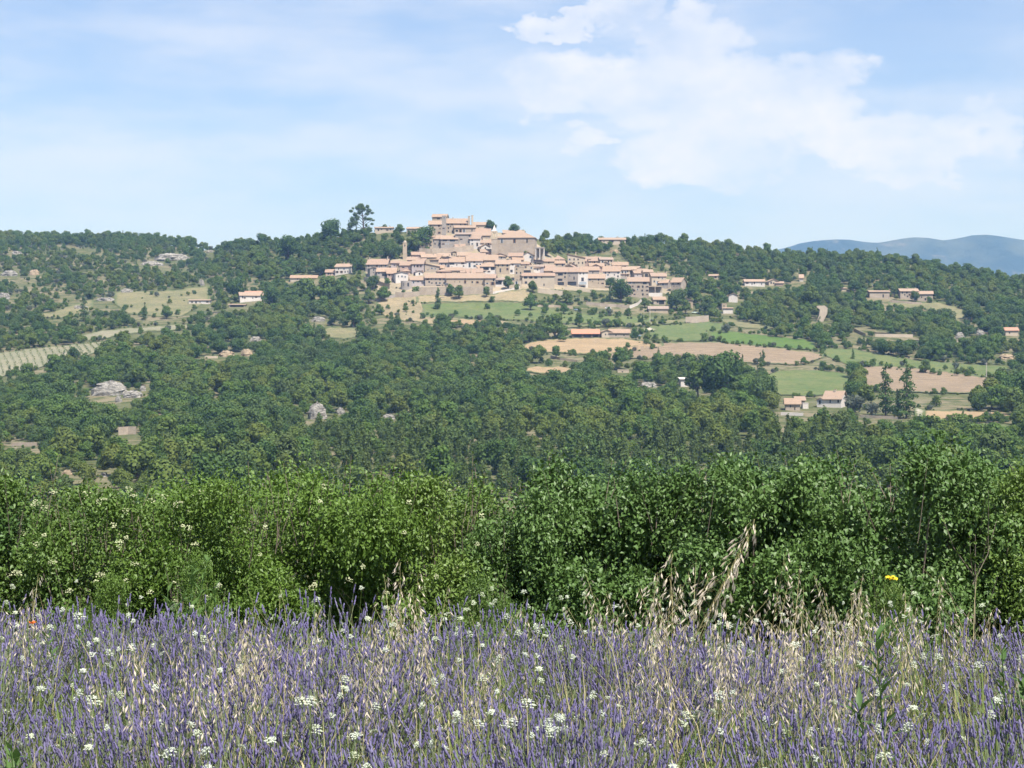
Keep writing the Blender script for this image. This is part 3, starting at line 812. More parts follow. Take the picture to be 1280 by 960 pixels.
def bell_tower():
    e, k = custom('bell_tower', 618, 313, 'square stone bell tower with a pointed white spire beside the church', 'bell tower', at=1415)
    w = 7.6 * k; H1 = (313 - 299) * k; H2 = (313 - 289) * k
    b = MB(); b.box(-w / 2, w / 2, 0, w, -6, H1); b.box(-w / 2 - .15, w / 2 + .15, -.15, w + .15, H1, H1 + .25)
    b.build('wall', 'stone', e)
    p = MB()
    for sx in (-1, 1):
        for y0 in (0, w - .9): p.box(sx * (w / 2 - .45) - .45, sx * (w / 2 - .45) + .45, y0, y0 + .9, H1 + .25, H2 - .5)
    p.box(-w / 2, w / 2, 0, w, H2 - .5, H2 + .15); p.box(-.3, .3, 0.02, .5, H1 + .25, H2 - .5)
    bf = p.build('belfry', 'plaster_cream', e)
    bl = MB(); bl.tube([(0, w / 2, H2 - .6), (0, w / 2, H2 - 1.1), (0, w / 2, H2 - 1.9)], [.25, .5, .75], 10); bl.build('bell', 'rail', bf)
    s = MB(); z = H2 + .15
    top = (0, w / 2, (313 - 280.5) * k)
    c = [(-w * .36, w * .14, z), (w * .36, w * .14, z), (w * .36, w * .86, z), (-w * .36, w * .86, z)]
    for i in range(4): s.quadpts([c[i], c[(i + 1) % 4], top])
    s.build('spire', 'plaster_white', e)
    HIDE.append((613, 623, 281, 314, 1415)); FOOT.append((e.location[0], e.location[1] + w / 2, 5))
bell_tower()
def slender_tower():
    e, k = custom('bell_tower', 506, 324.5, 'slender round-topped tower standing alone left of the village roofs', 'bell tower')
    w = 5.0 * k; hh = 24 * k
    b = MB(); b.box(-w / 2, w / 2, 0, w, -3, hh * .86)
    b.box(-w / 2 - .15, w / 2 + .15, -.15, w + .15, hh * .86, hh * .89); b.build('wall', 'stone_gold', e)
    c = MB(); c.tube([(0, w / 2, hh * .89), (0, w / 2, hh * .96), (0, w / 2, hh * 1.0)], [w * .40, w * .36, w * .1], 10); cr = c.build('cap', 'plaster_cream', e)
    t = MB(); t.tube([(0, w / 2, hh), (0, w / 2, hh + 1.6)], [.06, .04], 5); t.build('finial', 'rail', cr)
    wdw = piece('window', 'dark_glass_and_shade', e, -.4, .4, -.02, .04, hh * .68, hh * .78)
    HIDE.append((502, 510, 298, 326, e.location[1])); FOOT.append((e.location[0], e.location[1], 4))
slender_tower()
pw_, k_ = custom('church_porch', 675, 321, 'open porch on white pillars at the right end of the church', 'porch', at=1405)
b = MB(); b.box(-6 * k_, 6 * k_, 0, 4, 10.6 * k_, 12 * k_); b.build('roof', 'stone_grey', pw_)
for i, dx in enumerate((-5.2, -.2, 5.0)):
    b = MB(); b.box(dx * k_ - .3, dx * k_ + .3, .1, .7, -2, 10.6 * k_); b.build('pillar', 'plaster_white', pw_)
b = MB(); b.box(-6 * k_, 6 * k_, 3.6, 4.05, -2, 10.6 * k_); b.build('wall', 'stone', pw_)
# ---- left part
house(468.5, 491, 284.5, 291, 'long low yellow house on the skyline left of the castle', 'side', 'plaster_cream', 'tile_pale', 8, [(473, 287.5, 2, 2.5), (484, 287.5, 1.6, 2)], chim=[(487, 1)], pitch=12, ymin=1300)
house(508, 526, 284, 288, 'low pale roofed house between the skyline house and the castle', 'side', 'plaster_cream', 'tile_pale', 7, [], pitch=14, ymin=1300)
house(418.5, 439, 333, 343, 'white two-storey house beside the single cypress', 'side', 'plaster_white', 'tile_pale', 9, [(423, 336, 1.2, 2), (430, 336, 1.2, 2), (435, 339.5, 1.4, 2.2)], chim=[(428, 1.2)], pitch=20, rot=-.2)
house(407, 420, 340, 345, 'low annexe left of the white two-storey house', 'mono', 'plaster_pink', 'tile_pink', 6, [(413, 342.5, 1, 1.4)], pitch=14)
house(363, 396, 347, 350.5, 'single-storey house with a long orange roof above the grove', 'side', 'plaster_cream', 'tile_orange', 9, [(372, 349, 1.4, 1.4), (386, 349, 1.4, 1.4)], pitch=18)
house(300, 334, 369, 376.5, 'pale farmhouse with a cream roof among dark trees on the left', 'side', 'plaster_white', 'tile_pale', 9, [(306, 372.5, 1.4, 1.6), (316, 372.5, 1.4, 1.6), (327, 372, 1.4, 1.8)], pitch=20, rot=.22)
house(306, 328, 366, 371, 'rear wing with a reddish roof behind the pale farmhouse', 'side', 'plaster_pink', 'tile_red', 7, [], pitch=16)
house(286, 306, 380.5, 384, 'flat pale shelter with a dark open front left of the farmhouse', 'side', 'plaster_cream', 'tile_pale', 6, [], pitch=8, bigdark=[(296, 382.6, 17, 2.4)], cat='shelter', name='shelter')
house(236, 262, 375, 380, 'low white building with dark openings on the left clearing', 'side', 'plaster_white', 'tile_pale', 7, [(240, 377.6, 2.2, 2), (245, 377.8, 2.2, 2.6), (250, 377.6, 1.4, 1.8)], pitch=9)
house(458.5, 484, 330, 339, 'broad house with a low pink roof and two white chimneys at the village left end', 'side', 'stone_grey', 'tile_pink', 13, [(465, 334, 1.2, 1.8), (474, 334, 1.2, 1.8)], chim=[(460, 1.5), (483, 2.5)], pitch=25, rot=-.1)
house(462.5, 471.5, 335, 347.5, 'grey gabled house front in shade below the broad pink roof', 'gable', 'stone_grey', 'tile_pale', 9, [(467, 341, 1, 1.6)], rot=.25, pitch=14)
house(471, 495, 339, 348, 'house with a cream roof and one wide dark opening', 'side', 'stone_grey', 'tile_pale', 9, [(480.5, 343.7, 6, 3.2)], pitch=24)
house(484, 495, 341.5, 350, 'low pinkish house right of the wide dark opening', 'mono', 'plaster_pink', 'tile_orange', 6, [(489, 345, 1, 1.6)], pitch=18)
house(488.5, 503, 328.3, 336, 'mauve-walled house below the slender tower', 'side', 'plaster_mauve', 'tile_pink', 8, [(493, 331.5, 1, 1.6), (499, 331.5, 1, 1.6)], pitch=16)
house(500, 517, 331, 343, 'pink house with a small gable right of the mauve house', 'side', 'plaster_pink', 'tile_pink', 9, [(504, 334.5, 3, 1.2), (511, 335, 1.2, 2)])
house(514.5, 529, 329.3, 343, 'tall mauve house with white curtained balcony windows', 'side', 'plaster_mauve', 'tile_pink', 8, [(518, 332.5, 1.6, 3), (522, 332.5, 1.6, 3), (526, 332.5, 1.4, 3), (520, 339, 1.6, 2), (526, 339.4, 3, 2.4)], shut='shutter_brown')
house(494.5, 510, 341, 354, 'pale lilac house with grey shutters above the round terrace', 'gable', 'plaster_white', 'tile_pale', 9, [(498, 345.5, 1.3, 2.2), (502.5, 345.5, 1.3, 2.2), (506.5, 346, 1.1, 2)], shut='shutter_grey', pitch=12, rot=.2)
house(509, 521, 324.5, 331, 'small white and pink house right of the slender tower', 'side', 'plaster_pink', 'tile_pink', 7, [(513, 327.5, 1, 1.6)])
house(515, 531, 318, 325, 'small house with one square black window under the rampart', 'side', 'plaster_pink', 'tile_pink', 7, [(525.5, 320.5, 2.2, 2.4)])
house(527, 545, 321, 330, 'yellowish house with two tiny windows below the rampart', 'side', 'stone_gold', 'tile_pale', 8, [(531, 326, 1, 1.4), (540, 321.8, 2, 1.2), (539, 327, 3, 3)])
house(531, 549, 333, 341, 'house under a bright orange roof left of the long white terrace row', 'monor', 'stone', 'tile_orange', 9, [(535, 337.5, 1, 1.6), (544, 336, 1, 1.6)])
def round_terrace():
    e, k = custom('round_house', 507.5, 363, 'low round stone house with a flat roof and two dark windows', 'house')
    R = 6.8 * k; h = 12 * k
    pts = [(R * cos(a), R * .8 + R * .8 * sin(a)) for a in np.linspace(0, 2 * pi, 25)[:-1]]
    b = MB()
    for i in range(24):
        a, c = pts[i], pts[(i + 1) % 24]
        b.quadpts([(a[0], a[1], -3), (c[0], c[1], -3), (c[0], c[1], h), (a[0], a[1], h)])
    b.v += [(p[0], p[1], h - .6) for p in pts]; b.f.append(tuple(range(len(b.v) - 24, len(b.v))))
    b.build('wall', 'stone_grey', e)
    for xx in (-3.4, 1.8): piece('window', 'dark_glass_and_shade', e, xx * k, (xx + 2) * k, -.0 if abs(xx) < 2.5 else .3, .9, h * .45, h * .8)
    HIDE.append((499, 515, 348, 364, e.location[1])); FOOT.append((e.location[0], e.location[1] + 4, 6))
round_terrace()
# ---- second tier, centre
house(548, 563, 320, 326, 'ochre roofed house high in the centre tier', 'side', 'stone_gold', 'tile_pale', 8, [(552, 323, 1, 1.5)])
house(562, 574, 316, 322, 'tiny house with a yellow gable under the rampart', 'gable', 'stone_gold', 'tile_pale', 7, [(568, 319, 1, 1.4)], pitch=16)
house(572, 589, 319, 326, 'house with a long low roof and dark eaves under the rampart', 'side', 'plaster_cream', 'tile_pale', 8, [(577, 322, 1, 1.6), (584, 322, 1, 1.6)])
house(586, 606, 320, 327, 'salmon house with paired windows in the centre tier', 'side', 'plaster_pink', 'tile_pink', 8, [(595.5, 316.5, 1, 2), (596, 323.5, 1.6, 3), (600.5, 323.5, 1.4, 3)])
house(549, 565, 327.5, 336, 'mauve house with a recessed balcony left of the white row', 'side', 'plaster_mauve', 'tile_pink', 8, [(552, 330.5, 2, 2.6), (557, 330.5, 2, 2.6), (563, 328.5, 4, 2.6)])
house(562, 583, 327, 337, 'white house with a wide dark loggia window in the row', 'side', 'plaster_white', 'tile_orange', 9, [(565, 329.6, 6, 2.6), (578.3, 329, 2.2, 2.4), (579.4, 332.5, 2, 1.6), (571, 331, 1.2, 1.8)])
house(583, 603, 325.5, 337, 'bluish-white house with two tall shuttered doors in the row', 'side', 'plaster_white', 'tile_orange', 10, [(587, 331.3, 1.8, 5.4), (596, 331.6, 1.6, 4), (600.8, 331, 1.6, 3)], shut='shutter_grey', pitch=28)
house(602, 619.5, 332.5, 343, 'white house with a long black loggia under its roof', 'side', 'plaster_white', 'tile_pale', 7, [(607, 335.7, 8, 3.8), (616, 335.7, 5, 3.8)], pitch=24)
house(586, 622, 324.6, 331, 'wide house under the largest orange roof of the middle tier', 'side', 'stone', 'tile_orange', 12, [(592, 327.5, 1.2, 2), (604, 327.5, 1.2, 2), (613, 327.5, 1.2, 2)], pitch=26)
house(618, 632, 318.6, 324, 'tiny gabled lookout house with a dark square window', 'gable', 'stone', 'tile_pale', 6, [(620.5, 318.9, 4.5, 2)], pitch=14)
house(557, 578, 337.5, 345, 'low stone house behind the long front row', 'side', 'stone_gold', 'tile_orange', 7, [(564, 341, 1, 1.4), (572, 341, 1, 1.4)])
house(576, 603, 340, 346, 'low house with a broad salmon roof behind the front row', 'side', 'stone', 'tile_pink', 9, [(590, 343, 1, 1.4)], pitch=25)
house(620, 637, 329.5, 343.5, 'stone house with a yellowed roof and a brown door beside the white house', 'side', 'stone_gold', 'tile_pale', 9, [(625.4, 338, 1.8, 5)], pitch=26)
house(636, 650.5, 328.5, 343, 'bright white house with one square grey window', 'side', 'plaster_white', 'tile_pale', 8, [(639.3, 338.8, 3, 3.2), (647.6, 332.6, 3.6, 1.8), (641, 331, 1, 1.6)])
house(636, 653, 319.8, 329, 'house with a thin pink roof at the foot of the church', 'mono', 'stone', 'tile_pink', 6, [(640, 324, 1, 2), (646, 324, 1, 2)], pitch=16)
house(643, 654, 334, 354, 'tall narrow beige house with blank walls', 'flat', 'stone_gold', 'tile_pale', 7, [(650.5, 345, 2, 1.2)])
house(651, 667, 332.5, 344, 'cream house with a black roof terrace opening', 'flat', 'plaster_cream', 'tile_pink', 7, [(657, 334, 1.4, 2.2), (658.5, 339.3, 10, 3)])
house(664.5, 679, 333, 342, 'flat roofed mauve house with a long dark opening', 'side', 'plaster_mauve', 'tile_dark', 7, [(671.5, 334.9, 10.5, 2.4)], pitch=14)
house(667, 692.5, 326.3, 335, 'pale house with a broad low roof below the church porch', 'side', 'plaster_cream', 'tile_pink', 9, [(686, 328.5, 1.4, 2), (674, 329.5, 5, 1.2)], pitch=18)
house(677, 693, 338, 344.5, 'cream house with a salmon lean-to roof behind the arcades', 'mono', 'plaster_cream', 'tile_pink', 7, [], pitch=24)
# ---- front row
house(513, 531.5, 349.5, 358, 'low left end house of the front row with a sloping pink roof', 'side', 'plaster_mauve', 'tile_orange', 9, [(517, 353, 1.2, 2.6), (527.5, 353, 1.2, 3), (530, 353, .8, 2.5)], pitch=22)
house(531.5, 558, 346.7, 358.5, 'stone front-row house with a long roof and one round window', 'side', 'stone', 'tile_orange', 9, [(536.5, 352.5, 2, 2.4), (548, 356.7, 5, 1.2), (553.3, 356.6, 1.2, 1.2)], pitch=27)
house(558, 606, 347, 359, 'longest stone front-row house with a line of small windows', 'side', 'stone_gold', 'tile_orange', 10, [(574.7, 352.5, .9, 2), (581.4, 352.5, 1.4, 4), (581.4, 348.9, 1.4, 1.8), (590.3, 352.7, 1.9, 2.4), (596.7, 353, 1.8, 2.6), (568.3, 352.2, .8, 1.2), (607, 352, .8, .8), (574.5, 356.8, 4.5, 1)], pitch=27)
bal, k_ = custom('balcony', 558, 356.6, 'dark covered balcony between the two stone front-row houses', 'balcony', at=1318)
b = MB(); b.box(-2.3 * k_, 2.3 * k_, -1.3, -.05, 0, .3); b.build('floor_slab', 'bark', bal)
b = MB(); b.box(-2.3 * k_, 2.3 * k_, -1.35, -1.25, .3, 1.4); b.build('railing', 'rail', bal)
house(606, 619, 347, 360, 'front-row house with a red drainpipe wall at the right end of the stone row', 'side', 'stone_gold', 'tile_pink', 9, [(617, 349.5, 1.8, 4), (615.8, 354.6, 2.6, 4)], pitch=24)
house(618, 636, 349.5, 359, 'white garden house with a blue-grey canopy', 'mono', 'plaster_white', 'tile_dark', 7, [(625, 352, 5, 2.6)], pitch=12, bigdark=[(623, 354, 8, 3.6)])
house(636, 652, 351, 360.5, 'cream garage with a flat roof below the tall beige house', 'flat', 'plaster_cream', 'tile_pale', 6, [(645.6, 354, 1.8, 4.6)])
house(652.8, 693, 344.3, 359, 'arcaded house with dark square openings under a pink roof', 'side', 'plaster_cream', 'tile_pink', 8, [(657, 346.8, 4.2, 3), (663.5, 346.8, 4.2, 3), (669.7, 346.8, 3.8, 3), (677, 347, 1.6, 2), (657.4, 353.2, 3, 3), (680, 356, 1.4, 3)], pitch=20)
house(692, 709, 339.3, 357.5, 'stone house with a wooden balcony and a brown door', 'side', 'stone', 'tile_pink', 10, [(700.5, 343, 6, 3), (700, 349.8, 5.8, 3), (701, 354.6, 8, 4)], pitch=26, shut=None)
house(708.5, 722.3, 339.3, 358, 'pale stone house with a dark ground floor', 'side', 'stone_grey', 'tile_pink', 10, [(717.5, 347.8, 1.7, 4), (712, 345, 1, 1.4)], pitch=26, bigdark=[(715, 354.5, 11, 5)])
house(722, 735, 339.3, 359.5, 'narrow tall white house with a grey balcony', 'side', 'plaster_white', 'tile_orange', 10, [(725.2, 341.8, 1.6, 2.2), (729.6, 341.8, 1.4, 2.2), (728.2, 349.2, 3.2, 4.6), (728.5, 358.4, 5, 1.6)], pitch=26, shut='none' and None)
bal, k_ = custom('balcony', 728.5, 356.2, 'grey panelled balcony on the narrow tall white house', 'balcony', at=ground_at(728.5, 359.5)[1])
b = MB(); b.box(-4.4 * k_, 4.4 * k_, -1.3, -.05, 0, .25); b.build('floor_slab', 'lintel', bal)
b = MB(); b.box(-4.4 * k_, 4.4 * k_, -1.35, -1.25, .25, 3.6 * k_); b.build('railing', 'shutter_grey', bal)
house(735, 756, 347.3, 361, 'stone house with a lower brown roof right of the tall white one', 'side', 'stone_gold', 'tile_pale', 9, [(741, 352, 1, 1.6), (748, 354, 1, 1.6)], pitch=26)
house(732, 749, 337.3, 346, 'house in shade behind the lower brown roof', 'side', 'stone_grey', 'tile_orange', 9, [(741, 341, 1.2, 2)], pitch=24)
house(690.5, 706, 323.5, 331, 'detached pink-roofed house on the wood edge right of the church', 'hip', 'plaster_cream', 'tile_pink', 9, [(694, 326.5, 1.2, 1.8), (701, 326.5, 1.2, 1.8)], pitch=26, chim=[(697, 1)])
house(709.5, 731, 322, 334, 'large pale house with a blank gabled wall and a stepped chimney', 'monor', 'plaster_cream', 'tile_pale', 9, [(721, 331, 1, 1.2)], chim=[(720, 2.5)])
house(721, 738, 323.3, 330, 'house with a mauve roof behind the blank gabled wall', 'side', 'stone', 'tile_pink', 8, [(734, 325.8, 1.2, 1.6)], pitch=18)
house(735.5, 751, 325.5, 333, 'house with a bright pink roof on the upper right tier', 'side', 'stone_gold', 'tile_pink', 9, [(741, 328.5, 1, 1.6)], pitch=28)
house(750, 766.5, 324, 333.5, 'cream house with a dark tiled roof and two arched windows', 'side', 'plaster_cream', 'tile_dark', 8, [(753.2, 327.2, 1.8, 2.8), (760.6, 327, 1.8, 2.8)], pitch=18, chim=[(765.5, 1)])
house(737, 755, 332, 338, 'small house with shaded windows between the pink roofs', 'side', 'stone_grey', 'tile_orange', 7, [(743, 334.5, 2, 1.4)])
house(753.5, 775, 338.5, 351, 'white house under a big orange roof right of centre', 'side', 'plaster_white', 'tile_orange', 11, [(760, 343.5, 1.2, 2), (768, 343.5, 1.2, 2)], pitch=27, rot=-.12)
house(766, 785, 331, 338, 'upper right house with a terracotta roof and white chimneys', 'side', 'plaster_cream', 'tile_orange', 8, [(772, 334, 1.1, 1.6)], chim=[(766.5, 2), (772.5, 1.5)])
house(774, 787.5, 336.8, 350, 'cream house with a pair of tall grey windows on the right', 'side', 'plaster_cream', 'tile_pale', 8, [(778, 341.4, 1.6, 5), (782, 341, 1.2, 4.4)], pitch=22, shut='shutter_grey')
house(784, 795, 336.5, 346, 'pale pink house with a deep shaded doorway', 'side', 'plaster_pink', 'tile_pale', 8, [(789, 341, 4, 4.5)], pitch=20)
house(793, 806, 341, 349, 'lilac rendered house with a low roof near the wood', 'side', 'plaster_mauve', 'tile_pink', 8, [(797, 344, 1, 1.6), (803, 344.5, 1.6, 3)], pitch=20, chim=[(794, 1.2)])
house(785, 811, 351.3, 372, 'big stone house with a gabled wall and one dark corner window', 'monol' and 'side', 'stone', 'tile_pink', 10, [(806, 353.8, 4.6, 3), (791, 358, 1, 2), (797, 362, 1, 2)], pitch=24, rot=-.05)
house(804.5, 816, 339.5, 357, 'house with dark gaps under a peach roof behind the gabled one', 'side', 'stone_gold', 'tile_pale', 8, [(808, 346, 4, 7), (813.5, 351, 2.4, 7)], pitch=18)
house(814.5, 833, 344.8, 360, 'peach coloured house with a broad low roof and two chimneys', 'side', 'plaster_cream', 'tile_pink', 9, [(823, 353.5, 3, 4), (828, 348, 1, 1.6)], pitch=22, chim=[(823.5, 1.2), (834.5, 1.2)], shut='shutter_grey')
house(838, 851.5, 352.3, 366, 'rightmost village house with a grey gable and a bright orange roof', 'side', 'stone', 'tile_orange', 10, [(842, 357.8, .8, 1.6), (845.5, 357.8, .8, 1.6), (849, 357.8, .8, 1.6)], rot=-.45, pitch=26)
lg, k_ = custom('loggia', 819, 370.5, 'open loggia with a vine roof below the peach house', 'loggia', at=ground_at(819, 371)[1])
b = MB(); b.box(-9 * k_, 9 * k_, 0, 5, 12 * k_, 13.3 * k_); b.build('roof_slab', 'stone_gold', lg)
b = MB(); b.box(-9 * k_, 9 * k_, 4.6, 5.1, -2, 12 * k_); b.build('wall', 'plaster_cream', lg)
for dx in (-8.6, 0, 8.4):
    b = MB(); b.box(dx * k_ - .25, dx * k_ + .25, .05, .5, -2, 12 * k_); b.build('pillar', 'stone', lg)
b = MB(); b.box(-9 * k_, 9 * k_, 0, .25, -2, 4.5 * k_); b.build('parapet', 'plaster_white', lg)
HIDE.append((809, 829, 356, 372, 1340))
house(817, 832, 374, 381, 'small tiled porch house with a dark opening below the loggia', 'side', 'stone', 'tile_orange', 6, [(822, 377.5, 2.4, 2.4)], pitch=26, bigdark=[(827, 378, 6.5, 5)])
house(811, 835, 385.5, 391, 'brown roofed shed at the lower right edge of the village', 'side', 'stone_gold', 'tile_dark', 7, [(819, 388.4, 1.2, 1.6)], pitch=20, cat='shed', name='shed')
# ---- scattered houses right of the village
house(748.5, 782, 294.8, 301, 'tan villa on the wooded skyline right of the church', 'side', 'plaster_cream', 'tile_pale', 9, [(764, 297.5, 6, 2.6), (755, 297.5, 1.4, 1.8), (776, 297.5, 1.4, 1.8)], pitch=15, chim=[(754, 1), (772, 1)], ymin=1350)
house(886.5, 897, 344.3, 349, 'tiny cream house half hidden in the wood right of the village', 'side', 'plaster_cream', 'tile_pale', 6, [(891, 346.5, 1, 1.4)], pitch=14)
house(931, 956, 351.5, 358, 'pale roofed villa in the wood with a white end wall', 'side', 'plaster_white', 'tile_pale', 8, [(952, 355, 1.4, 2), (940, 355, 1.4, 2)], pitch=16)
house(961, 973, 351.3, 357, 'small house with a pointed cream roof right of the pale villa', 'gable', 'plaster_cream', 'tile_pale', 8, [(967, 354, 2, 1.6)], pitch=22)
house(970, 979, 353.5, 357.5, 'low extension of the small house with the pointed roof', 'side', 'plaster_pink', 'tile_pink', 6, [], pitch=16)
house(911, 922, 368.5, 378, 'grey-white gabled barn standing alone among the oaks', 'gable', 'plaster_white', 'tile_pale', 9, [], pitch=20, cat='barn', name='barn')
house(902.5, 908.5, 379.5, 388, 'ruined cottage with one dark window under the gabled barn', 'flat', 'stone_gold', 'tile_pale', 6, [(905, 382.5, 1.4, 2)])
house(904, 916, 385, 392, 'broken white wall of the ruined cottage', 'mono', 'plaster_white', 'tile_pale', 3, [], pitch=8, cat='wall', name='ruined_wall')
house(859, 866, 375, 386, 'small tan ruin behind the parked car', 'monor', 'stone_gold', 'tile_pale', 6, [(862, 380, 1.4, 3)])
house(1087, 1112, 364.3, 373, 'long low stone shed with a dark doorway left of the villa', 'side', 'stone', 'tile_pale', 8, [(1104, 370, 1.8, 4)], pitch=12)
house(1125.5, 1148, 363.5, 374.5, 'pale stone villa with a low roof behind the small dark tree', 'side', 'stone', 'tile_pale', 9, [(1131, 368.5, 1.4, 2.2), (1137, 368.5, 1.4, 2.2)], pitch=16, chim=[(1136, 1)])
house(1147, 1166, 367, 377, 'right wing of the pale stone villa', 'side', 'stone', 'tile_pale', 9, [(1152, 371.5, 1.4, 2.2), (1160, 371.5, 1.4, 2.2)], pitch=18, rot=-.15)
house(1257, 1273, 412.5, 420, 'red roofed cottage half hidden on the far right', 'side', 'plaster_cream', 'tile_red', 7, [(1262, 416, 1.6, 2)], pitch=20)
house(1052, 1058, 360, 364, 'tiny cream hut in the wood left of the long shed', 'side', 'plaster_cream', 'tile_pale', 4, [], pitch=12, cat='hut', name='hut')
house(999.5, 1004, 347, 352, 'tiny white hut in the upper wood on the right', 'mono', 'plaster_white', 'tile_pale', 4, [], cat='hut', name='hut')
# ruined curved wall under the pale green tree
rw, k_ = custom('ruined_wall', 1027, 402, 'tall pale ruined wall with a rounded top among the trees', 'ruined wall')
b = MB()
pr = [(-6, 0), (-3, 8), (-2, 15), (-6, 18), (-5, 20), (4, 20), (7.5, 17), (7, 10), (4, 4), (2, 0)]
fr = [(a * k_, -.0, c * k_) for a, c in pr]; bk = [(a * k_, 3.0, c * k_) for a, c in pr]
b.quadpts(fr); b.quadpts(bk[::-1])
for i in range(len(pr)): b.quadpts([fr[i], bk[i], bk[(i + 1) % len(pr)], fr[(i + 1) % len(pr)]])
b.build('wall', 'plaster_cream', rw)
HIDE.append((1018, 1036, 380, 403, rw.location[1]))
# ---- barns and farmhouse
house(715.5, 749, 416.5, 422.5, 'open-fronted barn with an orange roof beside the stubble field', 'side', 'bark', 'tile_red', 9, [], pitch=22, bigdark=[(722, 419.6, 10, 4.5), (734, 419.6, 9, 4.5), (744.5, 419.6, 7, 4.5)], cat='barn', name='barn')
house(752, 765, 414.5, 422, 'cream gabled end of the right barn', 'gable', 'plaster_cream', 'tile_pale', 8, [(757, 418, 1.4, 2)], cat='barn', name='barn', pitch=18)
house(762, 787, 415.5, 422, 'right barn with a salmon roof and a stone front', 'side', 'stone', 'tile_orange', 8, [(770, 419, 1.6, 2), (780, 419, 1.6, 2)], cat='barn', name='barn', pitch=22)
house(851, 863, 473.5, 483.5, 'white cabin at the foot of the huge dark oak', 'mono', 'plaster_white', 'plaster_white', 6, [(861, 477, 1.2, 2)], pitch=6, cat='cabin', name='cabin')
house(864, 873, 474.5, 482, 'second white cabin in the shade right of the first', 'mono', 'plaster_white', 'plaster_white', 6, [], pitch=6, cat='cabin', name='cabin')
house(772, 786, 462.5, 466, 'low flat-roofed hut among the trees below the ploughed field', 'flat', 'plaster_cream', 'tile_pale', 6, [(778, 464.8, 2, 1.4)], cat='hut', name='hut')
fh = house(1029, 1051.5, 497.8, 509.5, 'white farmhouse with an orange gabled roof and dark windows', 'side', 'plaster_white', 'tile_orange', 9, [(1037.6, 501.6, 2, 4), (1047.8, 501.4, 2.2, 3.6)], rot=-.42, pitch=28, chim=[(1041, 1.4)], extra=1.5, shut='none' and None)
house(1021, 1030, 499, 509, 'lower white wing on the left of the white farmhouse', 'gable', 'plaster_white', 'tile_pale', 7, [(1024.5, 502.8, 2.6, 5)], rot=-.42, pitch=20, extra=1.5)
house(982, 1000, 504, 513, 'old stone outbuilding with a salmon roof left of the farmhouse', 'side', 'stone', 'tile_orange', 7, [(988, 508, 1.6, 3), (993.5, 511, 1.4, 4)], rot=-.1, extra=1.5)
house(995, 1006, 500, 508, 'stone annexe with a taller chimney wall behind the outbuilding', 'mono', 'stone_gold', 'tile_pale', 6, [], extra=1.5, pitch=12)
house(1003.5, 1010.5, 504.5, 511, 'tiny bright white shed between outbuilding and farmhouse', 'flat', 'plaster_white', 'tile_pale', 5, [], extra=1.5, cat='shed', name='shed')

# ---- walls, terraces
def low_wall(name, pts, hpx, label, mat='stone', thick=.7, blocks=False, ymin=500):
    """a wall that follows the ground; pts are (x, y of its foot) in photograph pixels"""
    P = [ground_at(x, y, ymin) for x, y in pts]
    k = P[0][1] / F; h = hpx * k
    b = MB()
    for i in range(len(P) - 1):
        a, c = P[i], P[i + 1]
        b.hexa([(a[0], a[1], a[2] - 2), (c[0], c[1], c[2] - 2), (c[0], c[1] + thick, c[2] - 2), (a[0], a[1] + thick, a[2] - 2),
                (a[0], a[1], a[2] + h), (c[0], c[1], c[2] + h), (c[0], c[1] + thick, c[2] + h), (a[0], a[1] + thick, a[2] + h)])
    o = b.build(name, mat); tag(o, label, 'wall')
    for i in range(len(pts) - 1):
        HIDE.append((pts[i][0], pts[i + 1][0], pts[i][1] - hpx, pts[i][1] + .5, P[i][1]))
    return o
low_wall('retaining_wall', [(524, 369.5), (545, 369.2), (570, 369), (595, 368.5), (616, 368)], 10.5, 'high pale retaining wall under the stone front row', 'stone', 1.2)
low_wall('rampart_wall', [(524, 318), (540, 319), (558, 318), (576, 316), (592, 314)], 8, 'curved stone rampart wall under the castle houses', 'stone', 1.2)
low_wall('rampart_wall', [(555, 312), (572, 312), (588, 311)], 9, 'upper rampart wall of grey rubble below the gallery windows', 'stone_grey', 1.0)
low_wall('terrace_wall', [(455, 352), (470, 356), (487, 362)], 6, 'sloping garden wall at the village left end')
low_wall('terrace_wall', [(452, 375), (470, 377), (494, 372)], 4, 'rough terrace wall under the round oak', 'stone_grey')
low_wall('terrace_wall', [(494, 372), (505, 372.5), (524, 371)], 7, 'stone terrace wall below the round house')
low_wall('garden_wall', [(616, 367.5), (630, 365), (650, 361)], 3, 'low white garden wall at the right of the bank', 'plaster_white')
low_wall('garden_wall', [(672, 366), (690, 368), (706, 370)], 6, 'pale garden terrace wall below the stone house', 'plaster_cream')
low_wall('garden_wall', [(706, 363), (724, 364), (742, 366)], 4.5, 'cream balustrade wall in front of the narrow white house', 'plaster_cream')
low_wall('garden_wall', [(672, 384), (692, 384), (716, 386)], 3, 'long low tan terrace wall in the lower gardens', 'stone_gold')
low_wall('garden_wall', [(733, 381), (750, 383), (770, 384), (786, 386)], 4, 'pale terrace wall running right below the ivy bank', 'stone')
low_wall('garden_wall', [(787, 386), (797, 382), (803, 376)], 4, 'whitish steps wall climbing beside the big stone house', 'plaster_white')
low_wall('roadside_wall', [(857, 404), (870, 403.5), (886, 402)], 8, 'stone retaining wall under the parked car', 'stone')
low_wall('terrace_wall', [(1094, 421), (1115, 421.5), (1141, 422)], 4, 'long pale wall in the trees on the right', 'plaster_cream')
low_wall('terrace_wall', [(1067, 414), (1075, 418), (1082, 421)], 4, 'short stony wall left of the long pale wall', 'stone')
low_wall('terrace_wall', [(1113, 378), (1135, 380), (1152, 381)], 3, 'terrace wall in front of the villa', 'stone')
low_wall('roadside_wall', [(976, 519), (990, 519.5), (1004, 520)], 4, 'white roadside wall below the stone outbuilding', 'plaster_white')
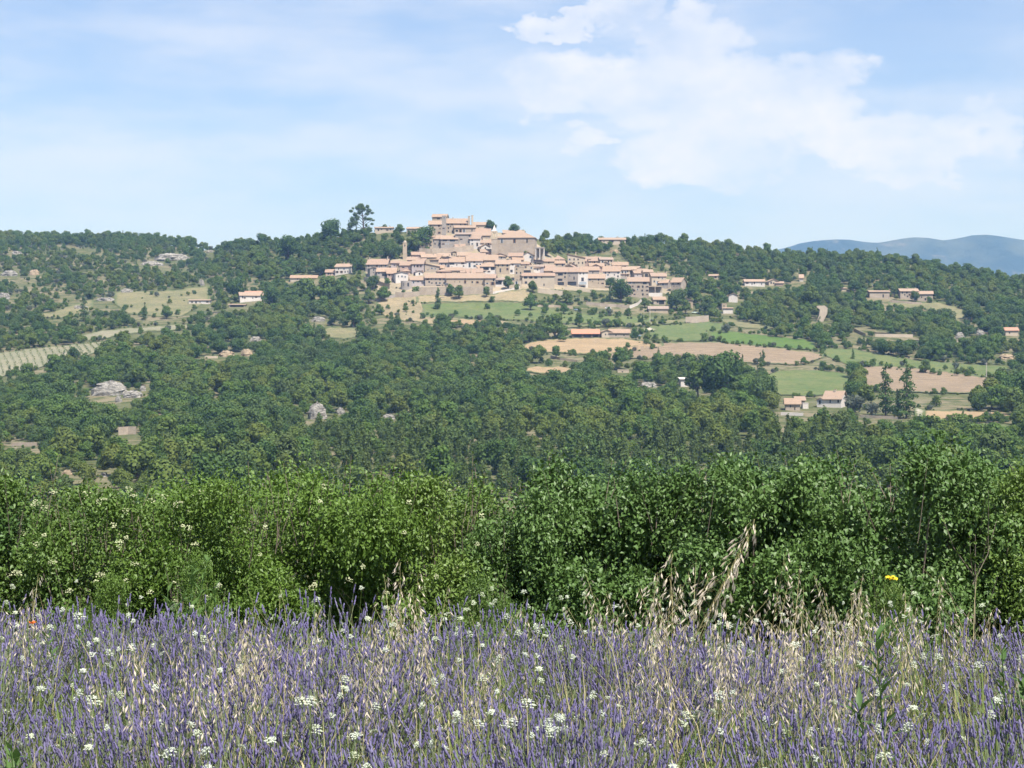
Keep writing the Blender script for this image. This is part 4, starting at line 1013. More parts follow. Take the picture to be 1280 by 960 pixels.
low_wall('roadside_wall', [(1075, 522), (1095, 523), (1122, 524)], 3.5, 'pale roadside wall left of the chalk track', 'plaster_cream')
low_wall('hillside_wall', [(14, 558), (30, 558), (46, 558)], 5, 'long pale wall low on the left slope', 'stone')
low_wall('hillside_wall', [(148, 544), (160, 543), (170, 543)], 10, 'square grey stone wall in the wood under the white outcrop', 'stone')
low_wall('hillside_wall', [(256, 448), (265, 448), (272, 448)], 3, 'short cream wall left of the tan boulders', 'plaster_cream')
low_wall('field_wall', [(688, 447), (700, 450), (722, 453)], 3, 'crumbling wall under the golden stubble field', 'stone_gold')

# ---- rocks
def rock(x, yb, wpx, hpx, label, mat='limestone', n=3, layers=0, rot=0, name='boulder', cat='rock'):
    X, Y, Z = ground_at(x, yb); k = Y / F
    r = np.random.default_rng(int(x * 7 + yb)); b = MB()
    W2 = wpx * k / 2 * .92; Hh = hpx * k * (.8 if yb < 400 else 1)
    lum = [(0, 0, 1, 1)] + [(r.uniform(-.6, .6), r.uniform(-.2, .3), r.uniform(.35, .6), r.uniform(.5, .9)) for _ in range(n)]
    for (cx, cy, sw, sh) in lum:
        nu, nv = 14, 8; i0 = len(b.v); ph = r.uniform(0, 6.3, 6)
        for j in range(nv + 1):
            for i in range(nu):
                a = 2 * pi * i / nu; t = pi / 2 * j / nv
                q_ = 1 + .14 * sin(3 * a + ph[0]) + .1 * sin(5 * a + ph[1] + j) + .07 * r.normal()
                cz = round(cos(t) * 5) / 5 if layers else cos(t)
                rr = (cos(t) ** .5 if not layers else min(1, cos(t) * .5 + .5 * cz)) * q_
                z = sin(t) ** .8 * (1 + .06 * r.normal())
                b.v.append((cx * W2 + rr * cos(a) * W2 * sw, cy * W2 + rr * sin(a) * W2 * .6 * sw, -1 + z * Hh * 1.0 * sh + (1 if j else 0) * 1.0 * z))
        for j in range(nv):
            for i in range(nu):
                a = i0 + j * nu + i; c = i0 + j * nu + (i + 1) % nu
                b.f.append((a, c, c + nu, a + nu))
    o = b.build(name, mat); o.location = (X, Y + W2 * .3, Z); tag(o, label, cat)
    HIDE.append((x - wpx / 2 + 1, x + wpx / 2 - 1, yb - hpx * 1.0, yb - hpx * (.3 if wpx < 30 or yb < 400 else -.25), Y + W2))
    FOOT.append((X, Y + W2 * .3, W2 * .6))
    return o
m, q = base_mat('limestone')
v = objvec(q)
mp = q.add('ShaderNodeMapping'); mp.inputs['Scale'].default_value = (1, 1, 3.5); q.l.new(v, mp.inputs[0])
nn = q.noise(mp.outputs[0], 0.6, 6, .65)
a = q.mix(q.step(nn, .35, .65), (0.11, 0.105, 0.095), (0.32, 0.305, 0.275))
finish(q, a, rough=1, bump=nn, bump_d=.5, spec=.1)
flat_mat('tan_rock', (0.28, 0.22, 0.15), scale=1.2)
rock(138, 494, 48, 17, 'large white layered limestone outcrop in the wood', layers=1, n=4)
rock(178, 489, 9, 6, 'small white boulder right of the big outcrop')
rock(167, 497, 26, 8, 'broken grey rocks between outcrop and small boulder', n=4)
rock(148, 503, 9, 8, 'pointed rock below the white outcrop')
rock(396, 524, 26, 20, 'pale rocky knoll in the wood below the village', n=4, layers=1)
rock(426, 518, 10, 8, 'small rock right of the pale knoll')
rock(282, 446, 20, 7, 'rounded tan boulder, left of a pair', 'tan_rock', 1)
rock(308, 445, 16, 8, 'square tan boulder, right of a pair', 'tan_rock', 1)
rock(212, 326, 46, 12, 'grey limestone cliff band high on the left hillside', layers=1, n=5)
rock(190, 332, 30, 7, 'lower broken ledge under the left cliff band', layers=1, n=4)
rock(262, 316, 10, 4, 'small pale rock on the ridge right of the cliff')
rock(158, 366, 16, 6, 'grey boulder at the edge of the dry clearing')
rock(12, 345, 22, 9, 'pale crag at the left edge of the picture', layers=1)
rock(42, 344, 14, 8, 'tan crag right of the left edge crag', 'tan_rock')
rock(4, 374, 16, 10, 'grey rock face low at the left edge')
rock(252, 357, 8, 9, 'upright white rock above the low white building')
rock(132, 376, 26, 5, 'scattered scree rocks above the bare tan clearing', n=4)
rock(100, 386, 20, 5, 'stony ledge on the bare tan clearing', n=4)
rock(20, 318, 14, 5, 'small grey crag near the left skyline')
rock(486, 524, 16, 6, 'low pale rocks right of the knoll', n=3)
rock(320, 427, 16, 6, 'cream rocks above the tan boulders')
rock(810, 484, 22, 6, 'pale scree in the wood left of the white cabin', n=4)
rock(130, 596, 10, 5, 'small rock low in the scrub at left')
rock(84, 594, 14, 6, 'tan rock ledge low in the scrub at far left', 'tan_rock')
rock(1226, 420, 12, 7, 'pale rock in the trees left of the red roofed cottage')
rock(1200, 424, 12, 8, 'white limestone block in the right wood')
rock(1258, 449, 22, 6, 'tan earth bank rocks at the right edge', 'tan_rock')
rock(398, 402, 18, 6, 'stones below the grove left of the village', n=4)
rock(768, 316, 12, 5, 'pink stone bank on the wooded ridge', 'tan_rock')

# ---- poles, posts, vehicles
def pole(x, yb, hpx, label, mat='bark'):
    X, Y, Z = ground_at(x, yb); k = Y / F
    b = MB(); b.tube([(0, 0, -1), (0, 0, hpx * k)], [.2, .14], 6)
    e = empty('utility_pole', (X, Y, Z)); tag(e, label, 'utility pole')
    b.build('pole', mat, e)
    c = MB(); c.box(-.9, .9, -.08, .08, hpx * k - .8, hpx * k - .65); c.build('crossbar', mat, e)
flat_mat('grey_wood', (0.42, 0.39, 0.34))
pole(812.5, 404, 20, 'pale wooden pole beside the lane at the village foot', 'grey_wood')
pole(1233, 473, 20, 'tall wooden pole on the right meadow', 'grey_wood')
pole(457.5, 340, 11, 'white pole beside the broad pink roof', 'plaster_white')
def car(x, yb, label, col, rz):
    X, Y, Z = ground_at(x, yb)
    e = empty('parked_car', (X, Y, Z + .25), rz); tag(e, label, 'car')
    b = MB(); L_, W_ = 2.1, .85
    b.hexa([(-L_, -W_, .3), (L_, -W_, .3), (L_, W_, .3), (-L_, W_, .3), (-L_, -W_, .85), (L_, -W_, .8), (L_, W_, .8), (-L_, W_, .85)])
    b.build('body', col, e)
    c = MB(); c.hexa([(-1.7, -.78, .86), (1.0, -.78, .83), (1.0, .78, .83), (-1.7, .78, .86), (-1.2, -.65, 1.4), (.35, -.65, 1.4), (.35, .65, 1.4), (-1.2, .65, 1.4)])
    c.build('window_band', 'dark_glass_and_shade', e)
    t = MB(); t.box(-1.25, .4, -.66, .66, 1.405, 1.45); t.build('roof', col, e)
    for sx in (-1.3, 1.3):
        for sy in (-.86, .86):
            w_ = MB(); w_.tube([(sx, sy - .1, .32), (sx, sy + .1, .32)], [.32, .32], 12); w_.build('wheel', 'rail', e)
m, q = base_mat('car_white'); finish(q, (.75, .76, .77), rough=.3, spec=.5)
m, q = base_mat('car_blue'); finish(q, (.30, .40, .52), rough=.3, spec=.5)
m, q = base_mat('car_mint'); finish(q, (.55, .68, .62), rough=.3, spec=.5)
car(868.5, 392, 'pale mint car parked above the stone retaining wall', 'car_mint', .1)
car(721.5, 375.5, 'white car parked under the clipped umbrella tree', 'car_white', .2)
car(722, 388.5, 'light blue car parked in the lower garden terrace', 'car_blue', -.2)
car(760, 386.5, 'white car parked by the pale terrace wall', 'car_white', .05)
car(797, 421, 'grey-blue car parked on the yard beside the right barn', 'car_blue', .1)

# vines in rows on the left field
def vine_rows():
    r = np.random.default_rng(5); b = []
    V, N = [], []
    for (pts, rows) in (([(0, 442, 472), (40, 436, 464), (85, 432, 449), (100, 430, 447), (137, 427, 438)], 13),):
        xs = np.array(pts)
        for i in range(22):
            for f in np.arange(0, 1.01, .035):
                x = -38 + i * 8.3 + f * 9
                yt, yb = np.interp(x, xs[:, 0], xs[:, 1]), np.interp(x, xs[:, 0], xs[:, 2])
                if x > 137 or yb - yt < 3: continue
                y = yt + 1 + (yb - yt - 2) * f
                X, Y, Z = ground_at(x + 1.2 * sin(f * 3), y, 900)
                V.append((X, Y, Z + .8)); N.append((0, -.3, 1))
    V = np.array(V)
    P = np.repeat(V, 7, 0) + r.normal(size=(len(V) * 7, 3)) * np.array([.45, .4, .3])
    a, c = leaf_quads(P, r.normal(size=P.shape), .22, r)
    o = link(bpy.data.objects.new('vine_rows', raw_mesh('vine_rows', a, [c], ['olive_leaves'])))
    tag(o, label='low grey-green vines in rows on the pale left field', kind='stuff')
vine_rows()
# small houses wedged into the gaps of the crowded tiers
def fillers():
    r = random.Random(12)
    spots = [(560, 330), (572, 331), (612, 337), (627, 325), (660, 327), (648, 331), (700, 336), (714, 337), (728, 334), (743, 331), (757, 336), (770, 340), (790, 343), (800, 347), (818, 352),
             (476, 346), (502, 338), (522, 335), (540, 330), (555, 346), (590, 350), (668, 341), (684, 349), (745, 341), (728, 343), (780, 350), (797, 356), (508, 346), (524, 345), (575, 315), (607, 316), (620, 312), (655, 336), (762, 332), (829, 361), (712, 343), (550, 340), (566, 343), (606, 343)]
    grp = 'small houses wedged into the tiers of the village'
    kinds = [('stone', 'tile_orange', 'stone house with an orange roof'), ('stone_gold', 'tile_pink', 'golden stone house with a pink roof'), ('plaster_cream', 'tile_pale', 'cream house with a pale roof'),
             ('plaster_pink', 'tile_pink', 'pinkish house with a faded pink roof'), ('plaster_white', 'tile_orange', 'white house with an orange roof'), ('stone_grey', 'tile_pale', 'grey stone house with a pale roof')]
    for x, yb in spots:
        w = r.uniform(9, 17); h = r.uniform(5, 8.5); k = r.choice(kinds)
        side = 'left' if x < 560 else ('middle' if x < 680 else 'right')
        e = house(x - w / 2, x + w / 2, yb - h, yb, 'small ' + k[2] + ' wedged into the ' + side + ' tiers of the village', r.choice(['side', 'side', 'gable', 'mono', 'hip']), k[0], k[1], r.uniform(6, 9), rot=r.uniform(-.35, .35), pitch=r.uniform(15, 26), chim=[(x, r.uniform(1, 2))] if r.random() < .4 else ())
        e['group'] = grp
fillers()
# ------------------------------------------------------------------ trees one can point at
def treepx(kd, x, yb, hpx, label, cat='tree', name='tree', group=None, wide=1.0, ymin=500):
    X, Y, Z = ground_at(x, yb, ymin)
    s = hpx / F * Y / KSIZE[kd]
    e = tree(kd, (X, Y, Z - 0.15), s * wide, rng.uniform(0, 6.28) if kd != 'landmark' else 0.0, label, cat, group, name, sz=s)
    PLACED.append((X, Y, 2.5 * s * wide))
    return e
PLACED = []
SPEC = [
 ('landmark', 452, 291, 36, 'tall ragged pine with a bare trunk on the skyline', 'pine_tree'),
 ('broad2', 413, 302, 27, 'dense dark domed tree on the skyline left of the tall pine', 'oak_tree'),
 ('conifer2', 436, 291, 17, 'slim dark conifer leaning against the tall ragged pine', 'pine_tree'),
 ('broad2', 360, 327, 31, 'big dark oak on the ridge with pale trunks showing', 'oak_tree'),
 ('broad0', 500, 292, 12, 'small rounded tree in front of the long yellow hilltop house', 'oak_tree'),
 ('broad2', 530, 312, 28, 'dark green tree against the left end of the castle', 'oak_tree'),
 ('broad1', 519, 316, 24, 'leafy tree halfway between slender tower and castle', 'oak_tree'),
 ('broad2', 487, 325, 22, 'round dark holm oak above the tiled roofs on the left', 'oak_tree'),
 ('cypress', 443, 343, 27, 'single tall cypress beside the white house left of the village', 'cypress_tree'),
 ('broad2', 613, 283, 15, 'rounded tree behind the right end of the castle', 'oak_tree'),
 ('broad2', 642.5, 289, 13, 'small dark round tree on the skyline above the church', 'oak_tree'),
 ('bush0', 654, 290, 7, 'low shrub on the skyline right of the round tree', 'shrub'),
 ('broad3', 684, 321, 20, 'green tree against the right side of the church porch', 'oak_tree'),
 ('broad3', 658, 324, 11, 'light green fig tree at the foot of the church wall', 'fig_tree'),
 ('bush0', 546, 306, 10, 'ivy dark bush on the rampart below the castle', 'shrub'),
 ('bush0', 535, 315, 7, 'green bush at the foot of the rampart', 'shrub'),
 ('broad2', 466, 362, 17, 'dense round tree below the grey gabled house on the left', 'oak_tree'),
 ('broad0', 484, 357, 10, 'lower bright tree right of the dense round one', 'oak_tree'),
 ('broad0', 479, 377, 19, 'broad green tree at the foot of the stone terrace', 'oak_tree'),
 ('bush0', 504, 369, 7, 'clipped bush under the rounded terrace', 'shrub'),
 ('bush0', 520, 369, 11, 'dense bush at the left end of the retaining wall', 'shrub'),
 ('lollipop', 533.5, 367, 7, 'first small round-headed tree against the retaining wall', 'lollipop_tree'),
 ('lollipop', 583, 367, 7, 'round-headed tree against the wall under the three windows', 'lollipop_tree'),
 ('lollipop', 593.5, 367, 7, 'slightly paler round-headed tree near the right of the wall', 'lollipop_tree'),
 ('conifer0', 547.5, 387, 26, 'tall narrow tree standing alone at the edge of the meadow', 'poplar_tree'),
 ('broad1', 563, 371, 16, 'two-tiered dark tree against the retaining wall', 'oak_tree'),
 ('broad0', 573.5, 374, 17, 'round green tree right of the two-tiered dark tree', 'oak_tree'),
 ('broad1', 608, 372, 14, 'leaning tree before the right end of the retaining wall', 'oak_tree'),
 ('bush0', 615, 378, 8, 'wide bush on the bank above the meadow', 'shrub'),
 ('bush0', 609, 387, 8, 'small bush alone in the meadow', 'shrub'),
 ('broad1', 635, 363, 18, 'spreading tree with a thin trunk before the white house', 'oak_tree'),
 ('bush0', 646, 362, 7, 'small pointed shrub beside the cream garage', 'shrub'),
 ('broad3', 666, 366, 15, 'domed bright tree before the arcaded house', 'oak_tree'),
 ('cypress', 689.5, 357, 15, 'dark narrow cypress against the stone house front', 'cypress_tree'),
 ('broad0', 663, 388, 20, 'bushy tree at the left corner of the meadow terraces', 'oak_tree'),
 ('broad0', 682, 391, 12, 'leafy bush on the garden terrace', 'shrub'),
 ('bush2', 694, 375, 8, 'round garden bush on the upper terrace', 'shrub'),
 ('broad3', 708, 379, 16, 'feathery green tree on the garden terrace', 'ash_tree'),
 ('lollipop', 724, 371, 9, 'clipped umbrella tree in the garden below the white house', 'lollipop_tree'),
 ('broad0', 705, 393, 14, 'dark shrub tree on the lower terrace wall', 'oak_tree'),
 ('broad2', 763, 360, 13, 'dark tree hiding the foot of the white gabled house', 'oak_tree'),
 ('broad2', 776, 378, 28, 'large dark holm oak between the houses', 'oak_tree'),
 ('bush0', 786, 380, 9, 'spreading bush under the big holm oak', 'shrub'),
 ('bush0', 742, 371, 9, 'ivy bank bush left of the big holm oak', 'shrub'),
 ('broad0', 806, 385, 13, 'tree before the tiled porch on the right', 'oak_tree'),
 ('broad2', 846, 388, 26, 'big dark oak at the right end of the village', 'oak_tree'),
 ('broad0', 857, 393, 18, 'green tree to the right of the big dark oak', 'oak_tree'),
 ('broad4', 885, 393, 24, 'olive-brown spreading tree above the parked car', 'oak_tree'),
 ('conifer2', 803.5, 404, 12, 'thin dark tree near the lane post', 'cypress_tree'),
 ('bush0', 785, 395, 10, 'round bush on the meadow edge below the ivy bank', 'shrub'),
 ('bush0', 740, 394, 9, 'bush on the right part of the meadow edge', 'shrub'),
 ('bush1', 762, 394, 8, 'greyish bush on the meadow edge', 'shrub'),
 ('broad1', 724, 408, 16, 'small leafy tree behind the left barn', 'oak_tree'),
 ('bush1', 757, 409, 11, 'silvery bush between lane and barns', 'shrub'),
 ('bush0', 771, 409, 10, 'green bush behind the right barn', 'shrub'),
 ('broad0', 693, 424, 32, 'tall dark tree left of the open barn', 'oak_tree'),
 ('broad0', 704, 424, 18, 'lower dark bush tree touching the open barn', 'oak_tree'),
 ('broad2', 552, 412, 20, 'dark tree in the hedge left of the straw strip', 'oak_tree'),
 ('broad0', 620, 408, 12, 'broad bush tree in the hedge under the meadow', 'oak_tree'),
 ('bush0', 881, 427, 11, 'round dark bush on the edge of the ploughed field', 'shrub'),
 ('bush1', 908, 417, 12, 'grey-green tangled bush above the green crop', 'shrub'),
 ('conifer2', 823, 452, 17, 'dark narrow fir at the lower edge of the ploughed field', 'fir_tree'),
 ('conifer1', 954, 458, 20, 'pointed fir rising before the right part of the ploughed field', 'fir_tree'),
 ('conifer1', 928, 458, 15, 'smaller pointed tree left of the pointed fir', 'fir_tree'),
 ('broad1', 695, 449, 17, 'lone bushy tree under the golden stubble field', 'oak_tree'),
 ('broad3', 868, 452, 8, 'small pale shrub on the ploughed field edge', 'shrub'),
 ('conifer2', 1066, 449, 14, 'small dark cone-shaped fir on the right meadow', 'fir_tree'),
 ('broad0', 1157, 467, 18, 'round tree on the meadow above the right ploughed field', 'oak_tree'),
 ('bush0', 1091, 457, 9, 'bush at the meadow edge right of the small fir', 'shrub'),
 ('bush0', 1214, 468, 10, 'wide bush on the right meadow', 'shrub'),
 ('bush1', 1195, 462, 9, 'pale bush on the right meadow', 'shrub'),
 ('conifer2', 1107, 520, 62, 'tall dark pine left of the pair beside the chalk track', 'pine_tree'),
 ('conifer2', 1133, 523, 69, 'tallest dark pine beside the chalk track', 'pine_tree'),
 ('conifer2', 1122, 522, 34, 'short dark pine between the two tall ones', 'pine_tree'),
 ('cypress', 1072, 503, 26, 'slender cypress right of the white farmhouse', 'cypress_tree'),
 ('cypress', 1080, 504, 24, 'second slender cypress right of the white farmhouse', 'cypress_tree'),
 ('bush1', 1068, 519, 25, 'silvery blue-green tree beside the white farmhouse', 'olive_tree'),
 ('bush1', 1090, 521, 18, 'lower silvery tree next to the tall pines', 'olive_tree'),
 ('broad2', 903, 500, 58, 'huge dark oak towering over the white cabin', 'oak_tree'),
 ('broad1', 872, 498, 46, 'thick oak left of the white cabin', 'oak_tree'),
 ('broad2', 953, 513, 42, 'dark pointed oak left of the farm buildings', 'oak_tree'),
 ('broad1', 932, 510, 36, 'dense oak between huge oak and farm buildings', 'oak_tree'),
 ('broad3', 1240, 511, 38, 'bright domed tree on the far right hedgerow', 'oak_tree'),
 ('broad3', 1222, 512, 30, 'yellow-green tree left of the bright domed one', 'oak_tree'),
 ('broad2', 1268, 512, 44, 'dark tree at the right end of the hedgerow', 'oak_tree'),
 ('bush0', 1170, 508, 14, 'low shrub between chalk track and hedgerow', 'shrub'),
 ('conifer0', 1204, 533, 20, 'pointed young tree below the tan strip', 'poplar_tree'),
 ('broad3', 1014, 388, 30, 'pale yellow-green domed tree behind the ruined wall', 'lime_tree'),
 ('broad3', 1044, 395, 18, 'light green tree right of the ruined wall', 'lime_tree'),
 ('broad0', 1004, 402, 20, 'dark tree left of the ruined wall', 'oak_tree'),
 ('broad2', 1143.5, 377, 13, 'small dark round tree before the villa', 'oak_tree'),
 ('broad4', 1118, 371, 14, 'brownish tree between shed and villa', 'oak_tree'),
 ('bush0', 1162, 379, 8, 'low bush before the right wing of the villa', 'shrub'),
 ('broad3', 888, 366, 20, 'bright tree above the olive-brown one', 'oak_tree'),
 ('broad0', 890, 372, 18, 'green tree behind the ruined cottage', 'oak_tree'),
 ('broad2', 293, 374, 26, 'dark conifer-like tree behind the pale house on the left', 'oak_tree'),
 ('cypress', 307, 370, 24, 'dark cypress behind the pale house on the left', 'cypress_tree'),
 ('broad2', 340, 386, 26, 'dark rounded tree right of the pale left house', 'oak_tree'),
 ('broad2', 402, 344, 18, 'round dark tree above the orange roofed house', 'oak_tree'),
 ('broad0', 385, 380, 32, 'broad oak of the grove under the orange roofed house', 'oak_tree'),
 ('broad0', 408, 379, 34, 'largest broad oak of the grove left of the village', 'oak_tree'),
 ('broad1', 425, 378, 28, 'oak at the right edge of the grove left of the village', 'oak_tree'),
 ('broad1', 442, 410, 30, 'wide grey-green tree behind the small tan clearing', 'oak_tree'),
 ('broad0', 461, 380, 18, 'tree on the slope left of the dry grass', 'oak_tree'),
 ('broad0', 474, 394, 14, 'bush tree in the dry grass slope', 'shrub'),
 ('cypress', 497.5, 395, 8, 'tiny dark sapling in the dry grass', 'sapling'),
 ('broad0', 180, 396, 12, 'tree on the dry clearing edge', 'oak_tree'),
 ('broad0', 208, 399, 17, 'dark rounded tree below the dry clearing', 'oak_tree'),
 ('conifer2', 181, 400, 20, 'narrow dark tree before the dry clearing', 'fir_tree'),
 ('conifer2', 105, 402, 34, 'dark cone-shaped trees left of the clearing', 'fir_tree'),
 ('broad2', 92, 450, 16, 'dark round bush on the vineyard edge', 'shrub'),
 ('bush0', 117, 428, 8, 'bush on the terrace above the vineyard', 'shrub'),
 ('broad3', 300, 490, 15, 'yellow flowering broom among the dark oaks', 'shrub'),
 ('conifer2', 178, 327, 14, 'dark tree left of the limestone cliff', 'fir_tree'),
]
for kd, x, yb, h, lab, nm in SPEC:
    treepx(kd, x, yb, h * 1.05, lab, 'shrub' if nm == 'shrub' else 'tree', nm, wide=(1.05 if h > 50 else 1.0) if kd[:5] != 'broad' else 0.95)

# ------------------------------------------------------------------ the woods
def in_boxes(u, y, Y, hb):
    r = np.zeros(u.shape, bool)
    for (x0, x1, y0, y1, YY) in HIDE:
        r |= (u + hb > x0 - 1) & (u - hb < x1 + 1) & (y > y0) & (y < y1) & (Y < YY + 8)
    return r
def woods():
    P = []
    Y = 110.0
    while Y < 2050:
        sp = (7.0 if Y < 950 else 6.2) if Y > 480 else 8.0
        half = 0.30 * Y + 45
        n = int(2 * half / sp)
        xs = -half + sp * (np.arange(n) + rng.uniform(0, 1, n))
        P.append(np.stack([xs, Y + rng.uniform(-.5, .5, n) * sp], 1))
        Y += sp
    P = np.concatenate(P)
    X, Y = P[:, 0], P[:, 1]
    Z = H(X, Y)
    u = 640 + F * X / Y; gy = 480 - (Z - EYE) * F / Y
    hp = np.where(Y < 950, 8.6, 6.2) * F / Y
    keep = np.ones(len(X), bool)
    Yr = np.interp(u, RDG_U, RDG_Y)
    keep &= Y < Yr + 60
    for fr, pad in ((0.0, 0), (0.45, 0), (0.8, 0)):
        keep &= ~in_fields(u, gy - hp * fr)
    for fr in (0.0, 0.3, 0.6, 0.95):
        keep &= ~in_boxes(u, gy - hp * fr, Y, 3.0 * F / Y * 0.75)
    for (hx, hy, rr) in FOOT:
        keep &= ((X - hx) ** 2 + (Y - hy) ** 2) > rr * rr
    # the built-up hill top itself carries no wood
    vill = (u > 455) & (u < 850) & (Y > 1290) & (gy > np.interp(u, [455, 500, 520, 527, 536, 620, 676, 690, 740, 775, 800, 835, 850], [328, 326, 312, 290, 280, 284, 295, 318, 318, 322, 338, 342, 350])) & (gy < 372)
    keep &= ~vill
    keep &= ~((u > 1085) & (u < 1165) & (gy > 500) & (gy < 545))
    ter = (u > 470) & (u < 860) & (gy > 366) & (gy < 424)
    keep &= ~(ter & (rng.uniform(0, 1, len(X)) < 0.45))
    # thinner scrub on the stony left hillside, on rocky places, and gaps between groves
    nz = np.sin(X * .031 + 1.3) * np.sin(Y * .023 + X * .012) + np.sin(X * .083 + Y * .05) * .6 + np.sin(Y * .11 - X * .047) * .4
    left = np.clip((330 - u) / 120, 0, 1) * np.clip((440 - gy) / 40, 0, 1) * np.clip((gy - 305) / 12, 0, 1)
    keep &= ~((nz + rng.normal(0, .35, len(X)) < -1.15 + 0.55 * left) & (Y > 520))
    keep &= ~((rng.uniform(0, 1, len(X)) < 0.10 * left))
    X, Y, Z, u, gy, nz, left = [a[keep] for a in (X, Y, Z, u, gy, nz, left)]
    # bushes along field edges and all over the garden terraces
    ex = []
    for xs, yt, yb in FIELDS:
        for x in np.arange(xs[0] - 3, xs[-1] + 3, 2.6):
            for yy, p in ((np.interp(x, xs, yt) - .5, .42), (np.interp(x, xs, yb) + 1.2, .5)):
                if rng.random() < p * .6 and not (x > 530 and x < 655 and yy < 392): ex.append((x + rng.normal() * 1.5, yy + rng.normal() * .7))
    for _ in range(230):
        ex.append((rng.uniform(640, 862), rng.uniform(361, 404)))
    for _ in range(60):
        ex.append((rng.uniform(455, 530), rng.uniform(352, 400)))
    for _ in range(70):
        ex.append((rng.uniform(30, 265), rng.uniform(355, 400)))
    nsm = len(ex)
    MED = [(455, 530, 293, 327, 60), (676, 735, 302, 319, 26), (735, 800, 303, 332, 34), (480, 712, 409, 428, 110), (380, 455, 296, 330, 50), (862, 905, 330, 372, 30)]
    for a, b, c, d, k in MED:
        for _ in range(k): ex.append((rng.uniform(a, b), rng.uniform(c, d), 1))
    ex = [e for e in ex if not (535 < e[0] < 660 and e[1] < 394) and not any(h[0] - 2 < e[0] < h[1] + 2 and h[2] + 3 < e[1] < h[3] + 4 for h in HIDE)]
    G = np.array([ground_at(e[0], e[1]) for e in ex]); medf = np.array([len(e) == 3 for e in ex])
    X = np.concatenate([X, G[:, 0]]); Y = np.concatenate([Y, G[:, 1]]); Z = np.concatenate([Z, G[:, 2]])
    u = np.concatenate([u, [e[0] for e in ex]]); gy = np.concatenate([gy, [e[1] for e in ex]]); nz = np.concatenate([nz, np.zeros(len(ex))]); left = np.concatenate([left, np.zeros(len(ex))])
    small = np.arange(len(X)) >= len(X) - len(ex)
    med = np.concatenate([np.zeros(len(X) - len(ex), bool), medf])
    n = len(X)
    # what grows where
    names = ['broad0', 'broad1', 'broad2', 'broad3', 'broad4', 'bush0', 'bush1', 'bush2', 'conifer0', 'conifer1', 'conifer2']
    r = rng.uniform(0, 1, n)
    g = np.sin(X * .021 + .7) * np.sin(Y * .017 + 2) + .5 * np.sin(X * .06 + Y * .03)
    idx = np.select([r < .26, r < .50, r < .66, r < .80, r < .88, r < .94], [0, 1, 2, 3, 4, 10], 5)
    idx = np.where((g > .35) & (rng.uniform(0, 1, n) < .6), 3, idx)
    idx = np.where((g < -.35) & (rng.uniform(0, 1, n) < .65), 2, idx)
    band = (gy > 555) & (u > 330 + rng.normal(0, 60, n)) & (u < 1050 + rng.normal(0, 60, n))
    idx = np.where(band & (rng.uniform(0, 1, n) < .8), rng.choice([8, 9], n), idx)
    sc = (left > .3) & (rng.uniform(0, 1, n) < .5)
    idx = np.where(sc, rng.choice([5, 5, 6], n), idx)
    s = .58 + 1.15 * rng.uniform(0, 1, n) ** 2.2 * np.where(idx == 10, .75, 1) * np.where(sc, 1.5, 1) * np.where(Y > 1300, .95, np.where(Y < 220, .5, np.where(Y < 480, .7, np.where(Y < 950, 1.22, 1.05)))) * np.where(left > .3, .72, 1)
    s = np.where((u > 455) & (u < 860) & (gy > 330) & (gy < 425), s * .6, s)
    idx = np.where(small, rng.choice([5, 5, 6, 7, 0, 3], n), idx); s = np.where(small, np.where(idx < 5, rng.uniform(.28, .75, n), rng.uniform(0, 1, n) ** 2 * 1.3 + .45), s)
    idx = np.where(med, rng.choice([0, 1, 2, 2, 3, 4], n), idx); s = np.where(med, rng.uniform(.6, 1.0, n), s)
    s = np.where(~med & (u > 330) & (u < 545) & (gy < 335), s * .68, s)
    # trees in front of a building or rock stay low enough to leave it in view
    for (x0, x1, y0, y1, YY) in HIDE:
        k = (u + 3.2 * s * F / Y > x0) & (u - 3.2 * s * F / Y < x1) & (Y < YY) & (gy > y1 - 2)
        s = np.where(k, np.minimum(s, np.maximum(.22, (gy - y1 + 1.5) / (7.4 * F / Y))), s)
    order = np.argsort(Y)
    one = [i for i in order if 500 < Y[i] and -15 < u[i] < 1295 and gy[i] - s[i] * 7 * F / Y[i] < 605 and gy[i] < 640][:230]
    solo = np.zeros(n, bool); solo[one] = True
    LAB = {'broad': 'leafy oak in the wood just above the hedge line', 'bush': 'low bush in the wood just above the hedge line', 'conif': 'narrow olive-green young pine in the wood just above the hedge line'}
    for i in one:
        k = names[idx[i]]
        side = 'on the left' if u[i] < 430 else ('in the middle' if u[i] < 860 else 'on the right')
        shade = {'broad0': 'mid-green', 'broad1': 'tall mid-green', 'broad2': 'dark green', 'broad3': 'light green', 'broad4': 'olive-green', 'bush0': 'small', 'bush1': 'greyish', 'bush2': 'light green', 'conifer0': 'slim', 'conifer1': 'slim', 'conifer2': 'dark'}[k]
        lab = shade + ' ' + LAB[k[:5] if k[:4] != 'bush' else 'bush'] + ', ' + side
        tree(k, (X[i], Y[i], Z[i] - .2), s[i], rng.uniform(0, 6.28), lab, 'shrub' if k[:4] == 'bush' else 'tree', 'trees of the nearest strip of wood above the hedge', {'broad': 'oak_tree', 'bush': 'shrub', 'conif': 'pine_tree'}[k[:5] if k[:4] != 'bush' else 'bush'])
    m = ~solo
    scatter('woodland', np.stack([X, Y, Z - .2], 1)[m], np.stack([rng.normal(0, .05, n), rng.normal(0, .05, n), rng.uniform(0, 6.28, n)], 1)[m], s[m], idx[m], names,
            'dense mixed oak and pine wood covering valley and hillside')

